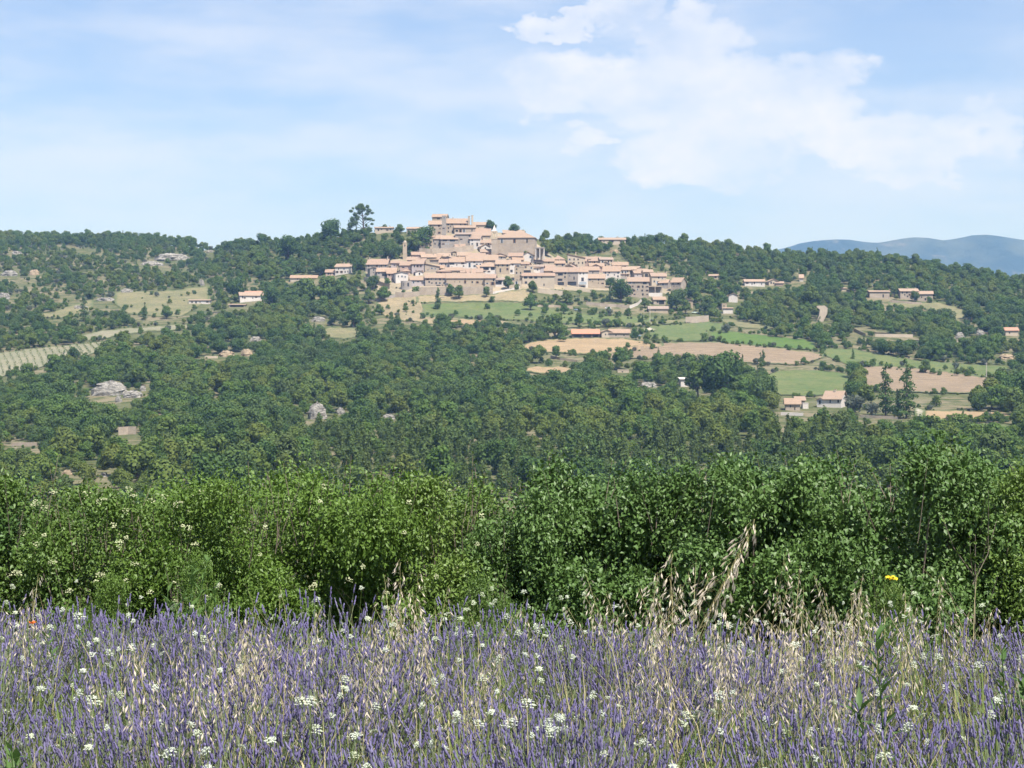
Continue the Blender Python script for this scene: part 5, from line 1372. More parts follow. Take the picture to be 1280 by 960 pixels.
def scatter(name, P, R, S, I, kinds, label, sources=None):
    """one mass of growth nobody could count: copies of the real plants above, set out by geometry nodes"""
    me = bpy.data.meshes.new(name)
    me.vertices.add(len(P)); me.vertices.foreach_set('co', np.asarray(P, np.float32).ravel())
    a = me.attributes.new('rot', 'FLOAT_VECTOR', 'POINT'); a.data.foreach_set('vector', np.asarray(R, np.float32).ravel())
    a = me.attributes.new('scl', 'FLOAT', 'POINT'); a.data.foreach_set('value', np.asarray(S, np.float32))
    a = me.attributes.new('idx', 'INT', 'POINT'); a.data.foreach_set('value', np.asarray(I, np.int32))
    o = link(bpy.data.objects.new(name, me)); tag(o, label=label, kind='stuff')
    ng = bpy.data.node_groups.new(name, 'GeometryNodeTree')
    ng.interface.new_socket('Geometry', in_out='INPUT', socket_type='NodeSocketGeometry')
    ng.interface.new_socket('Geometry', in_out='OUTPUT', socket_type='NodeSocketGeometry')
    N, L = ng.nodes, ng.links
    gi = N.new('NodeGroupInput'); go = N.new('NodeGroupOutput'); jn = N.new('GeometryNodeJoinGeometry')
    def attr(nm, typ):
        x = N.new('GeometryNodeInputNamedAttribute'); x.data_type = typ; x.inputs['Name'].default_value = nm
        return x.outputs['Attribute']
    rot, scl, idn = attr('rot', 'FLOAT_VECTOR'), attr('scl', 'FLOAT'), attr('idx', 'INT')
    for k, kn in enumerate(kinds):
        src = (sources or SOURCE)[kn]
        oi = N.new('GeometryNodeObjectInfo'); oi.inputs['Object'].default_value = src; oi.inputs['As Instance'].default_value = True
        cp = N.new('FunctionNodeCompare'); cp.data_type = 'INT'; cp.operation = 'EQUAL'
        L.new(idn, cp.inputs[2]); cp.inputs[3].default_value = k
        ins = N.new('GeometryNodeInstanceOnPoints')
        L.new(gi.outputs[0], ins.inputs['Points']); L.new(cp.outputs[0], ins.inputs['Selection']); L.new(oi.outputs['Geometry'], ins.inputs['Instance'])
        rt = N.new('FunctionNodeEulerToRotation'); L.new(rot, rt.inputs[0]); L.new(rt.outputs[0], ins.inputs['Rotation'])
        L.new(scl, ins.inputs['Scale']); L.new(ins.outputs[0], jn.inputs[0])
    L.new(jn.outputs[0], go.inputs[0])
    md = o.modifiers.new('scatter', 'NODES'); md.node_group = ng
    return o
SOURCE = {}
for o in list(COL.objects):
    if o.name.split('.')[0] == 'crown':
        for k, me in CROWN.items():
            if o.data == me and k not in SOURCE: SOURCE[k] = o
for k in CROWN:
    if k not in SOURCE:      # a kind not used yet: plant one on the left slope
        e = treepx(k, 60 + 30 * len(SOURCE), 520, 22, 'tree of the wood low on the left slope')
        SOURCE[k] = e.children[1]
woods()
# ------------------------------------------------------------------ the hedge behind the field
leaf_mat('hedge_dark', (0.042, 0.092, 0.020), (0.090, 0.168, 0.038), (0.095, 0.168, 0.040), transl=0.15, rough=0.5, spec=0.4, nscale=2.2, island=0.6)
leaf_mat('hedge_mid', (0.052, 0.108, 0.018), (0.112, 0.190, 0.034), (0.12, 0.19, 0.034), transl=0.18, rough=0.5, spec=0.4, nscale=2.2, island=0.6)
leaf_mat('hedge_light', (0.062, 0.125, 0.018), (0.130, 0.208, 0.034), (0.11, 0.19, 0.03), transl=0.22, rough=0.5, spec=0.35, nscale=2.2, island=0.6)
flat_mat('cream_blossom', (0.42, 0.44, 0.26), var=.12, transl=.2)
flat_mat('twig', (0.16, 0.13, 0.10), scale=8)
def true_leaves(P, N, D, ln, wd, r):
    """folded, pointed leaves: base at P, blade along D, facing N"""
    n = len(P)
    D = D / (np.linalg.norm(D, axis=1, keepdims=True) + 1e-9)
    S = np.cross(D, N); S /= np.linalg.norm(S, axis=1, keepdims=True) + 1e-9
    U = np.cross(S, D)
    l = ln * r.uniform(.6, 1.2, (n, 1)); w = wd * r.uniform(.7, 1.15, (n, 1)) * (l / ln)
    V = np.empty((n, 5, 3))
    V[:, 0] = P; V[:, 1] = P + D * l * .42 + S * w * .5 + U * w * .16; V[:, 2] = P + D * l - U * l * .12
    V[:, 3] = P + D * l * .42 - S * w * .5 + U * w * .16; V[:, 4] = P + D * l * .5
    i = np.arange(n)[:, None] * 5
    T = np.concatenate([i + np.array([[0, 4, 1]]), i + np.array([[1, 4, 2]]), i + np.array([[2, 4, 3]]), i + np.array([[3, 4, 0]])])
    return V.reshape(-1, 3), T
def hedge_shrub_mesh(seed, mat, n=15000, ln=.055, wd=.034, W_=1.5, H_=2.05, shoots=9):
    r = np.random.default_rng(seed)
    L = []
    for k in range(13):
        t = 2.4 * k + r.uniform(-.4, .4); z = ((k % 5) + r.uniform(.1, .9)) / 5
        rad = W_ / 2 * math.sqrt(max(.02, 1 - .92 * z ** 2.6)) * r.uniform(.55, .72); R_ = r.uniform(.22, .34)
        c = np.array([rad * cos(t), rad * sin(t), .25 + z * (H_ - .62)])
        for j in range(7):
            d = r.normal(size=3); d[2] += .45; d /= np.linalg.norm(d); q2 = c + d * R_ * .75; s2 = R_ * r.uniform(.38, .62)
            L.append((q2[0], q2[1], max(.1, min(q2[2], H_ - s2 * .9)), s2 * 1.1, s2 * 1.1, s2))
    L = np.array(L)
    nt = n // 11
    P, N = crown_points(L, nt, r, up=.45, shell=.8)
    d0 = N / np.linalg.norm(N, axis=1, keepdims=True)
    Pt = np.repeat(P, 11, 0) + r.normal(size=(nt * 11, 3)) * .040
    dd = np.repeat(d0, 11, 0)
    D = dd * .5 + r.normal(size=dd.shape) * .75; D[:, 2] -= .25
    Nn = dd * .6 + r.normal(size=dd.shape) * .45; Nn[:, 2] += .75
    # long shoots standing out of the outline
    sp, sn, sdr = [], [], []
    SH = []
    for k in range(shoots):
        t = r.uniform(0, 2 * pi); rr = r.uniform(.1, .6); base = np.array([rr * cos(t), rr * sin(t), H_ * r.uniform(.72, .84)])
        dr = np.array([cos(t) * .35, sin(t) * .35, 1]) + r.normal(size=3) * .15; ln_ = r.uniform(.10, .26)
        SH.append((base - dr * .2, base + dr * ln_))
        for j in range(20):
            f = r.uniform(0.05, 1); p = base + dr * ln_ * f
            sp.append(p); v = r.normal(size=3); v[2] = abs(v[2]) * .6; sdr.append(v); nn = r.normal(size=3) * .5; nn[2] += 1; sn.append(nn)
    P2 = np.concatenate([Pt, np.array(sp)]); N2 = np.concatenate([Nn, np.array(sn)]); D2 = np.concatenate([D, np.array(sdr)])
    V, T = true_leaves(P2, N2, D2, ln, wd, r)
    leaf = raw_mesh('foliage', V, [T], [mat])
    b = MB()
    for k in range(9):
        l = L[r.integers(0, len(L))]
        b.tube([(r.normal() * .06, r.normal() * .06, -.4), (l[0] * .4, l[1] * .4, l[2] * .5), l[:3]], [.018, .011, .004], 5)
    for a, c in SH: b.tube([a, c], [.004, .002], 4)
    return leaf, b.mesh('stems', 'twig')
def blossom_mesh(seed, n, W_=1.5, H_=2.05):
    r = np.random.default_rng(seed); Vs = []
    P = []
    for k in range(n):
        t = r.uniform(pi, 2 * pi) if r.random() < .75 else r.uniform(0, pi)
        z = r.uniform(.35, 1.02) ** .7
        rad = W_ / 2 * (1 - .5 * z ** 4) * 1.0
        c = np.array([rad * cos(t), rad * sin(t), .2 + z * (H_ - .2)]); s = r.uniform(.018, .042)
        m = 22
        a = r.uniform(0, 2 * pi, m); rr = s * np.sqrt(r.uniform(0, 1, m))
        q_ = np.stack([rr * np.cos(a), rr * np.sin(a), .35 * s * (1 - (rr / s) ** 2) + r.normal(size=m) * .003], 1)
        q_[:, 2] += r.uniform(.1, .9) * q_[:, 1]
        P.append(c + q_)
    P = np.concatenate(P); N = r.normal(size=P.shape) * .35; N[:, 2] += 1; N[:, 1] -= .4
    V, Q = leaf_quads(P, N, .0075, r, 1.1)
    return raw_mesh('blossom', V, [Q], ['cream_blossom'])
HM = {}
for i, mt in enumerate(['hedge_dark', 'hedge_dark', 'hedge_mid', 'hedge_light', 'hedge_light', 'hedge_dark']):
    big = i in (0, 1, 5)
    HM[i] = hedge_shrub_mesh(200 + i, mt, 27000 if big else 23000, .042 if big else .039, .027 if big else .021, shoots=7 if big else 16)
BL = [blossom_mesh(230, 30), blossom_mesh(231, 9)]
def hedge_shrub(i, x, top, wpx, Y, label, bl=None, rz=None, dz=0):
    X = (x - 640) / F * Y; g0 = float(H(X, Y))
    zt = EYE + (480 - top) / F * Y
    leaf, stems = HM[i]
    e = empty('hedge_shrub', (X, Y, g0 - .05), 0)
    tag(e, label, 'shrub', 'shrubs of the hedge behind the lavender')
    sx = wpx / F * Y / 1.5; sz = (zt - g0 + .05) / 1.82
    a = rng.uniform(0, 6.28) if rz is None else rz
    for nm, me in (('foliage', leaf), ('stems', stems)):
        o = link(bpy.data.objects.new(nm, me), e); o.rotation_euler = (0, 0, a); o.scale = (sx, sx, sz)
    if bl is not None:
        o = link(bpy.data.objects.new('blossom', BL[bl]), e); o.scale = (sx * 1.02, sx * 1.02, sz * .93)
    return e
FRONT = [(-75, 610, 260, 0, None, 'dark green shrub partly cut by the left edge of the picture'),
 (22, 606, 230, 2, None, 'green shrub with a ragged top at the far left of the hedge'),
 (118, 622, 230, 2, 0, 'mid-green shrub with many cream flower heads, left'),
 (212, 626, 210, 3, 0, 'light green shrub thick with cream blossom, second from the left bay'),
 (305, 622, 200, 3, 1, 'light green shrub with few blossoms where the hedge dips'),
 (392, 592, 230, 4, None, 'tall bright yellow-green shrub left of centre'),
 (478, 588, 210, 4, 1, 'bright green shrub with a few cream flowers on top, left of centre'),
 (566, 606, 210, 2, 1, 'mid-green shrub with single cream flower heads near the centre'),
 (648, 612, 190, 5, None, 'darker shrub where the hedge top dips near the centre'),
 (738, 580, 240, 0, None, 'high domed dark shrub right of centre'),
 (846, 602, 220, 1, None, 'lower dark shrub behind the tallest leaning oat stalk'),
 (942, 580, 230, 5, None, 'dark shrub right of the tallest leaning oat stalk'),
 (1040, 578, 230, 0, None, 'dark leafy shrub above the cluster of oat stalks on the right'),
 (1136, 572, 240, 1, None, 'dark leafy shrub above the yellow flower'),
 (1228, 590, 250, 5, None, 'tallest dark shrub near the right end of the hedge'),
 (1318, 592, 230, 2, None, 'mid-green shrub cut by the right edge of the picture'),
 (1420, 585, 250, 0, None, 'dark shrub beyond the right edge of the picture'), (1530, 590, 250, 1, None, 'second dark shrub beyond the right edge of the picture'),
 (1640, 585, 250, 5, None, 'third dark shrub beyond the right edge of the picture'),
 (-190, 600, 260, 5, None, 'dark shrub beyond the left edge of the picture'), (-310, 605, 260, 2, None, 'mid-green shrub beyond the left edge of the picture'), (-430, 600, 260, 1, None, 'second dark shrub beyond the left edge of the picture')]
for x, top, w, i, bl, lab in FRONT:
    hedge_shrub(i, x, top, w, 14.3 + rng.uniform(-.2, .2), lab, bl)
NM = {f[0]: ' '.join(f[5].replace(',', '').split()[:11]) for f in FRONT}
tops = sorted((f[0], f[1], f[3]) for f in FRONT)
for k in range(len(tops) - 1):
    x = (tops[k][0] + tops[k + 1][0]) / 2; tp = (tops[k][1] + tops[k + 1][1]) / 2 + 3 + rng.uniform(0, 9)
    hedge_shrub(tops[k][2], x, tp, 255, 15.6 + rng.uniform(-.2, .2), 'back-row shrub right of the ' + NM[tops[k][0]])
def low_shrubs():
    """leafy suckers and bramble at the foot of the hedge"""
    for x, top, w, i in [(130, 735, 90, 3), (240, 712, 110, 3), (610, 728, 100, 2), (1110, 735, 90, 2)]:
        hedge_shrub(i, x, top, w, 13.0, 'low sucker under the ' + NM[min(NM, key=lambda v: abs(v - x))])
low_shrubs()

# ------------------------------------------------------------------ the lavender field
leaf_mat('lavender_flower', (0.110, 0.092, 0.205), (0.205, 0.180, 0.335), (0.20, 0.182, 0.295), transl=.15, rough=.8, spec=.1, nscale=1.5, island=.6)
leaf_mat('lavender_stem', (0.13, 0.17, 0.085), (0.20, 0.24, 0.13), (0.17, 0.2, 0.12), transl=.2, rough=.8, spec=.1, nscale=2, island=.6)
leaf_mat('grass_green', (0.10, 0.17, 0.035), (0.20, 0.27, 0.07), (0.17, 0.24, 0.06), transl=.35, rough=.6, spec=.2, nscale=2, island=.6)
leaf_mat('grass_dry', (0.33, 0.28, 0.14), (0.45, 0.38, 0.21), (0.36, 0.34, 0.17), transl=.3, rough=.7, spec=.2, nscale=2, island=.6)
leaf_mat('oat_husk', (0.50, 0.42, 0.29), (0.72, 0.65, 0.51), (0.62, 0.53, 0.41), transl=.35, rough=.6, spec=.3, nscale=2, island=.7)
leaf_mat('oat_stem', (0.40, 0.34, 0.16), (0.50, 0.42, 0.22), (0.36, 0.36, 0.16), transl=.1, rough=.6, spec=.3, nscale=2, island=.7)
leaf_mat('white_petal', (0.48, 0.53, 0.40), (0.68, 0.71, 0.62), (0.55, 0.60, 0.42), transl=.3, rough=.7, spec=.2, nscale=2, island=.7)
leaf_mat('weed_leaf', (0.06, 0.12, 0.03), (0.10, 0.18, 0.045), (0.09, 0.16, 0.04), transl=.3, rough=.5, spec=.3, nscale=3, island=.6)
flat_mat('yellow_petal', (0.85, 0.62, 0.03), var=.1, transl=.2)
flat_mat('red_petal', (0.75, 0.16, 0.03), var=.15, transl=.3)

class Acc:
    """accumulates numpy pieces with a material index each"""
    def __init__(s): s.V = []; s.Q = []; s.T = []; s.n = 0; s.mq = []; s.mt = []
    def add(s, V, F_, m):
        V = np.asarray(V, float).reshape(-1, 3); F_ = np.asarray(F_) + s.n
        if F_.shape[1] == 4: s.Q.append(F_); s.mq.append(np.full(len(F_), m))
        else: s.T.append(F_); s.mt.append(np.full(len(F_), m))
        s.V.append(V); s.n += len(V)
    def mesh(s, name, mats):
        polys, mi = [], []
        if s.Q: polys.append(np.concatenate(s.Q)); mi.append(np.concatenate(s.mq))
        if s.T: polys.append(np.concatenate(s.T)); mi.append(np.concatenate(s.mt))
        return raw_mesh(name, np.concatenate(s.V), polys, mats, np.concatenate(mi))
def ribbon(pts, w, side):
    """thin two-sided strip"""
    pts = np.array(pts, float); side = np.array(side, float); n = len(pts)
    ww = np.asarray(w, float) * np.ones(n)
    V = np.empty((n, 2, 3)); V[:, 0] = pts - side * ww[:, None] / 2; V[:, 1] = pts + side * ww[:, None] / 2
    i = np.arange(n - 1)[:, None] * 2
    return V.reshape(-1, 3), i + np.array([[0, 1, 3, 2]])
def tube_np(pts, rads, n=4):
    pts = np.array(pts, float); m = len(pts); V = []
    for k in range(m):
        d = pts[min(k + 1, m - 1)] - pts[max(k - 1, 0)]; d /= np.linalg.norm(d) + 1e-9
        a = np.cross(d, (0.3, 1, 0.1)); a /= np.linalg.norm(a); b = np.cross(d, a)
        for j in range(n):
            t = 2 * pi * (j + .5 * (k % 2)) / n; V.append(pts[k] + rads[k] * (a * cos(t) + b * sin(t)))
    Fq = [(k * n + j, k * n + (j + 1) % n, (k + 1) * n + (j + 1) % n, (k + 1) * n + j) for k in range(m - 1) for j in range(n)]
    return np.array(V), np.array(Fq)
def lavender_mesh(seed, n=62):
    r = np.random.default_rng(seed); A = Acc()
    for k in range(n):
        t = r.uniform(0, 2 * pi); lean = r.uniform(0, .7); h = r.uniform(.48, .70)
        d = np.array([cos(t) * lean, sin(t) * lean, 1.0]); d /= np.linalg.norm(d)
        b = np.array([cos(t) * .05, sin(t) * .05, 0]); bend = np.array([cos(t), sin(t), 0]) * .04
        P = [b, b + d * h * .5, b + d * h + bend * .5]
        sd = np.array([-sin(t), cos(t), 0]); V, Q = ribbon(P, [.004, .0028, .0022], sd); A.add(V, Q, 0)
        tip = P[-1]; d2 = d + bend; d2 /= np.linalg.norm(d2); L_ = r.uniform(.028, .055); m = 7
        base = tip - d2 * .01
        pts = [base + d2 * L_ * (j / (m - 1)) for j in range(m)]
        rd = [.0012, .0035, .0021, .0037, .0020, .0028, .0007]
        V, Q = tube_np(pts, [x * r.uniform(.85, 1.25) for x in rd], 4); V = V + r.normal(size=V.shape) * .0009; A.add(V, Q, 1)
        if r.random() < .5:
            p2 = base - d2 * .035; V, Q = tube_np([p2 - d2 * .006, p2, p2 + d2 * .006], [.001, .0042, .001], 4); A.add(V, Q, 1)
    # grey-green needle leaves of the cushion
    for k in range(70):
        t = r.uniform(0, 2 * pi); rr = r.uniform(0, .16); b = np.array([rr * cos(t), rr * sin(t), r.uniform(.0, .22)])
        d = np.array([cos(t) * .5, sin(t) * .5, 1]) + r.normal(size=3) * .3; L_ = r.uniform(.06, .16)
        V, Q = ribbon([b, b + d * L_ * .5, b + d * L_], [.004, .005, .001], r.normal(size=3) * np.array([1, 1, 0]) / 1.4); A.add(V, Q, 0)
    return A.mesh('lavender', ['lavender_stem', 'lavender_flower'])
def grass_mesh(seed, mat, n=30, h=.55, w=.0045, spread=.08):
    r = np.random.default_rng(seed); A = Acc()
    for k in range(n):
        t = r.uniform(0, 2 * pi); lean = r.uniform(.03, .5); hh = h * r.uniform(.5, 1.1)
        b = np.array([spread * r.normal(), spread * r.normal(), 0]); o = np.array([cos(t), sin(t), 0])
        P = [b, b + o * lean * hh * .2 + [0, 0, hh * .45], b + o * lean * hh * .55 + [0, 0, hh * .8], b + o * lean * hh * 1.0 + [0, 0, hh * .95]]
        V, Q = ribbon(P, [w, w, w * .7, w * .1], (-sin(t), cos(t), 0)); A.add(V, Q, 0)
    return A.mesh('grass', [mat])
def umbel_meshes(seed, h=.72, R=.022):
    r = np.random.default_rng(seed); S = Acc()
    top = np.array([r.normal() * .04, r.normal() * .04, h])
    V, Q = tube_np([(0, 0, 0), top * [.3, .3, .5], top * [1, 1, .96]], [.0022, .0018, .0012], 3); S.add(V, Q, 0)
    C = []; tl = r.uniform(.3, .9)
    for k in range(15):
        a = 2.4 * k; rr = R * math.sqrt((k + .5) / 15)
        c = top + [rr * cos(a), rr * sin(a) * .9, .004 - .35 * rr + tl * rr * sin(a)]; C.append(c)
        V, Q = ribbon([top * [1, 1, .96], c], .0008, (cos(a + 1.57), sin(a + 1.57), 0)); S.add(V, Q, 0)
    for k in range(5):
        z = r.uniform(.2, .75) * h; t = r.uniform(0, 6.28); d = np.array([cos(t), sin(t), .8])
        V, Q = ribbon([(top[0] * z / h, top[1] * z / h, z), np.array([top[0] * z / h, top[1] * z / h, z]) + d * .04, np.array([top[0] * z / h, top[1] * z / h, z]) + d * .08], [.004, .008, .001], (-sin(t), cos(t), 0)); S.add(V, Q, 0)
    C = np.array(C); P = np.repeat(C, 5, 0) + r.normal(size=(75, 3)) * np.array([.0035, .0035, .0012])
    N = r.normal(size=P.shape) * .4; N[:, 2] += 1
    N[:, 1] -= tl
    V, Q = leaf_quads(P, N, .0029, r, 1.2)
    return S.mesh('flower_stem', ['grass_green']), raw_mesh('flower_head', V, [Q], ['white_petal'])
def oat_meshes(seed, lean=.15, n=26, L_=.30):
    """unit height 1 m: culm and drooping panicle of husks"""
    r = np.random.default_rng(seed); S = Acc(); Pn = Acc()
    t0 = r.uniform(0, 2 * pi); o = np.array([cos(t0), sin(t0), 0])
    def axis(f): return o * lean * f ** 2 + np.array([0, 0, f * math.sqrt(1 - lean * lean * .6)])
    pts = [axis(f) for f in np.linspace(0, 1, 7)]
    V, Q = tube_np(pts, [.0022, .002, .0018, .0016, .0013, .001, .0005], 3); S.add(V, Q, 0)
    for k in range(3):
        f = r.uniform(.15, .5); t = r.uniform(0, 6.28); p = axis(f); d = np.array([cos(t), sin(t), 0])
        V, Q = ribbon([p, p + d * .06 + [0, 0, .09], p + d * .14 + [0, 0, .09], p + d * .2 + [0, 0, .03]], [.005, .006, .004, .001], (-sin(t), cos(t), 0)); S.add(V, Q, 0)
    for k in range(n):
        f = 1 - L_ * (k + r.uniform(0, 1)) / n; p = axis(f); t = t0 + r.normal() * 1.1 if r.random() < .7 else r.uniform(0, 6.28)
        ext = .012 + .075 * (1 - f) / L_ * r.uniform(.3, 1); d = np.array([cos(t), sin(t), .25])
        e = p + d * ext + [0, 0, -ext * .15]
        V, Q = ribbon([p, (p + e) / 2 + [0, 0, .012], e], .0007, (-sin(t), cos(t), 0)); Pn.add(V, Q, 0)
        dn = np.array([cos(t) * .45, sin(t) * .45, -1.0]) + r.normal(size=3) * .22; dn /= np.linalg.norm(dn)
        s = r.normal(size=3); s -= dn * s.dot(dn); s /= np.linalg.norm(s); l = r.uniform(.021, .030); u_ = np.cross(s, dn)
        for sg in (-1, 1):
            q0 = e; q1 = e + dn * l * .45 + s * .0040 * sg + u_ * .0024; q2 = e + dn * l + s * .0055 * sg; q3 = e + dn * l * .5 + s * .0012 * sg - u_ * .0025
            Pn.add([q0, q1, q2, q3], [(0, 1, 2, 3)], 1)
    return S.mesh('wild_oat', ['oat_stem']), Pn.mesh('panicle', ['oat_stem', 'oat_husk'])

def hidden_source(me):
    return bpy.data.objects.new(me.name, me)
LAVS = {'l%d' % i: hidden_source(lavender_mesh(300 + i)) for i in range(4)}
r5 = np.random.default_rng(55)
def edge(X): return 8.68 - 0.20 * X
def patch(X, Y, a=1.9, b=2.6, p=0.):
    return np.sin(X * a + p + np.sin(Y * 1.3 + p)) * np.sin(Y * b + X * .7 + 1 + p) + .5 * np.sin(X * 4.1 + Y * 3.3 + p)
def spread(dens, y0, y1, pad=1.6, beyond=0.0):
    A_ = []
    area = 0
    n = int(dens * (y1 - y0) * 2 * (.29 * y1 + pad))
    X = r5.uniform(-(.29 * y1 + pad), .29 * y1 + pad, n); Y = r5.uniform(y0, y1, n)
    k = (np.abs(X) < .29 * Y + pad) & (Y < edge(X) + beyond)
    return X[k], Y[k]
X, Y = spread(21, 3.0, 10.2)
pt = patch(X, Y)
k = (pt > -.3) | (r5.uniform(0, 1, len(X)) < .45)
k |= Y > edge(X) - .8
X, Y, pt = X[k], Y[k], pt[k]
S_ = r5.uniform(.82, 1.08, len(X)) * np.where(pt < -.2, .93, 1)
scatter('lavender_field', np.stack([X, Y, H(X, Y) - .01], 1), np.stack([r5.normal(0, .08, len(X)), r5.normal(0, .08, len(X)), r5.uniform(0, 6.28, len(X))], 1), S_, r5.integers(0, 4, len(X)), list(LAVS), 'purple lavender in flower filling the foreground field', LAVS)
GRS = {'g4': hidden_source(grass_mesh(324, 'grass_dry', 26, .62, .0022, .14)), 'g0': hidden_source(grass_mesh(320, 'grass_green')), 'g1': hidden_source(grass_mesh(321, 'grass_green', 22, .62, .006)), 'g2': hidden_source(grass_mesh(322, 'grass_dry', 20, .66, .003)), 'g3': hidden_source(grass_mesh(323, 'grass_dry', 14, .7, .0028, .12))}
X, Y = spread(34, 3.0, 9.9, beyond=.4)
pt = patch(X, Y); dry = patch(X, Y, 1.1, 1.7, 2.0)
k = (pt < -.2) | (r5.uniform(0, 1, len(X)) < .45) | ((Y < 5.6) & (r5.uniform(0, 1, len(X)) < .35))
X, Y, dry = X[k], Y[k], dry[k]
idx = np.where(dry > .25, r5.choice([0, 3, 4, 1], len(X)), r5.choice([0, 1, 2, 3], len(X)))
scatter('grass', np.stack([X, Y, H(X, Y) - .01], 1), np.stack([X * 0, X * 0, r5.uniform(0, 6.28, len(X))], 1), r5.uniform(.78, 1.2, len(X)), idx, list(GRS), 'green and dry grass growing through the lavender', GRS)
# grassy verge and bank down to the hedge
n = 1500
X = r5.uniform(-5.5, 5.5, n); Y = edge(X) + .15 + r5.uniform(0, 1, n) ** 1.2 * 4.2
scatter('verge_grass', np.stack([X, Y, H(X, Y) - .01], 1), np.stack([X * 0, X * 0, r5.uniform(0, 6.28, n)], 1), r5.uniform(.35, .85, n) * (1 + .25 * (Y > 11)), r5.choice([1, 2, 2, 3, 0], n), list(GRS), 'tall verge grass on the bank between lavender and hedge', GRS)
# white flowers
UM = [umbel_meshes(330 + i, .72, .011 + .0035 * i) for i in range(4)]
def ground_xy(px, Y): X = (px - 640) / F * Y; return X, float(H(X, Y))
r6 = np.random.default_rng(66)
def umbel(px, py, Y, sc, label, grp='white umbel flowers standing in the lavender'):
    X, g0 = ground_xy(px, Y); zt = EYE + (480 - py) / F * Y
    S, Hd = UM[r6.integers(0, 4)]
    e = link(bpy.data.objects.new('white_umbel_flower', S)); tag(e, label, 'flower', grp)
    hh = zt - g0; e.location = (X, Y, g0)
    e.rotation_euler = (r6.normal() * .06, r6.normal() * .06, r6.normal() * .6); e.scale = (sc, sc, hh / .72)
    h = link(bpy.data.objects.new('flower_head', Hd), e)
    # the head keeps its own proportions on a stretched stem
    h.scale = (1, 1, 1)
    return e
NAMED_U = [(628, 911, 5.3, 1.5, 'biggest white flower head near the bottom centre'), (432, 876, 5.7, 1.4, 'white flower head left of the biggest one'), (677, 884, 5.6, 1.3, 'white flower head just right of the biggest one'),
 (300, 925, 5.2, 1.4, 'white flower head low on the left third'), (182, 950, 5.0, 1.6, 'white flower head touching the bottom edge, left'), (562, 888, 5.6, 1.2, 'small white flower head left of the biggest one'),
 (131, 880, 5.6, 1.4, 'double white flower head on the left'), (1118, 948, 5.05, 1.5, 'white flower head at the bottom edge, right'), (1095, 884, 5.6, 1.2, 'white flower head beside the dark leafy weed'),
 (868, 872, 5.7, 1.3, 'white flower head under the thickest oats'), (982, 806, 6.6, 1.2, 'pair of white heads on the purple patch right of centre'), (133, 770, 7.7, 1.5, 'white flower head against the dark hedge foot, left')]
for a in NAMED_U: umbel(a[0], a[1], a[2], a[3] * .78, a[4])
for k in range(200):
    px = r6.uniform(0, 1280) if r6.random() < .6 else r6.choice([120, 250, 650, 700, 1150]) + r6.normal() * 70
    if k < 70: Y = r6.uniform(7.9, 9.6); py = 480 + (EYE - r6.uniform(.52, .66)) * F / Y
    else: Y = r6.uniform(4.7, 8.2); py = 480 + (EYE - r6.uniform(.60, .72)) * F / Y
    if py > 965: continue
    zone = ('left' if px < 430 else 'middle' if px < 850 else 'right') + ' of the lavender, ' + ('near the hedge' if Y > 7.8 else 'half way to the hedge' if Y > 6.2 else 'close to the viewer')
    umbel(px, py, Y, r6.uniform(.4, .8), 'white umbel flower in the ' + zone)
X, Y = spread(55, 3.6, 9.6, pad=1.2, beyond=.35)
wp = patch(X, Y, 1.3, 2.1, 4.0)
k = (wp > .1) | (r5.uniform(0, 1, len(X)) < .3); X, Y = X[k], Y[k]
def joined(i):
    A = Acc()
    for me, m in ((UM[i][0], 0), (UM[i][1], 1)):
        V = np.empty(len(me.vertices) * 3, np.float32); me.vertices.foreach_get('co', V)
        Q = np.array([list(p.vertices) for p in me.polygons]); A.add(V.reshape(-1, 3), Q, m)
    return hidden_source(A.mesh('small_umbel', ['grass_green', 'white_petal']))
US = {'u%d' % i: joined(i) for i in range(4)}
scatter('small_white_flowers', np.stack([X, Y, H(X, Y)], 1), np.stack([r5.normal(0, .1, len(X)), r5.normal(0, .1, len(X)), r5.uniform(0, 6.28, len(X))], 1), r5.uniform(.5, .90, len(X)), r5.integers(0, 4, len(X)), list(US), 'countless small white flowers scattered through the lavender', US)
# wild oats
OM = [oat_meshes(350 + i, lean=[.1, .2, .3, .15, .4, .25][i], n=[18, 21, 17, 24, 20, 16][i]) for i in range(6)]
def oat(px, py, Y, label=None, var=None, tilt=None, rz=None, grp='dry wild oat stalks rising above the lavender'):
    X, g0 = ground_xy(px, Y); zt = EYE + (480 - py) / F * Y; hh = max(.55, zt - g0)
    if tilt is not None: X -= hh * sin(tilt); hh /= cos(tilt)
    v = r6.integers(0, 6) if var is None else var
    e = link(bpy.data.objects.new('wild_oat', OM[v][0])); e.location = (X, Y, g0); e.scale = (hh,) * 3 if hh < 1.15 else (1.1, 1.1, hh)
    e.rotation_euler = (r6.normal() * .05, r6.normal() * .07 if tilt is None else tilt, r6.uniform(0, 6.28) if rz is None else rz)
    tag(e, label or 'dry wild oat stalk with drooping husks among the lavender', 'grass stalk', grp)
    link(bpy.data.objects.new('panicle', OM[v][1]), e)
    return e
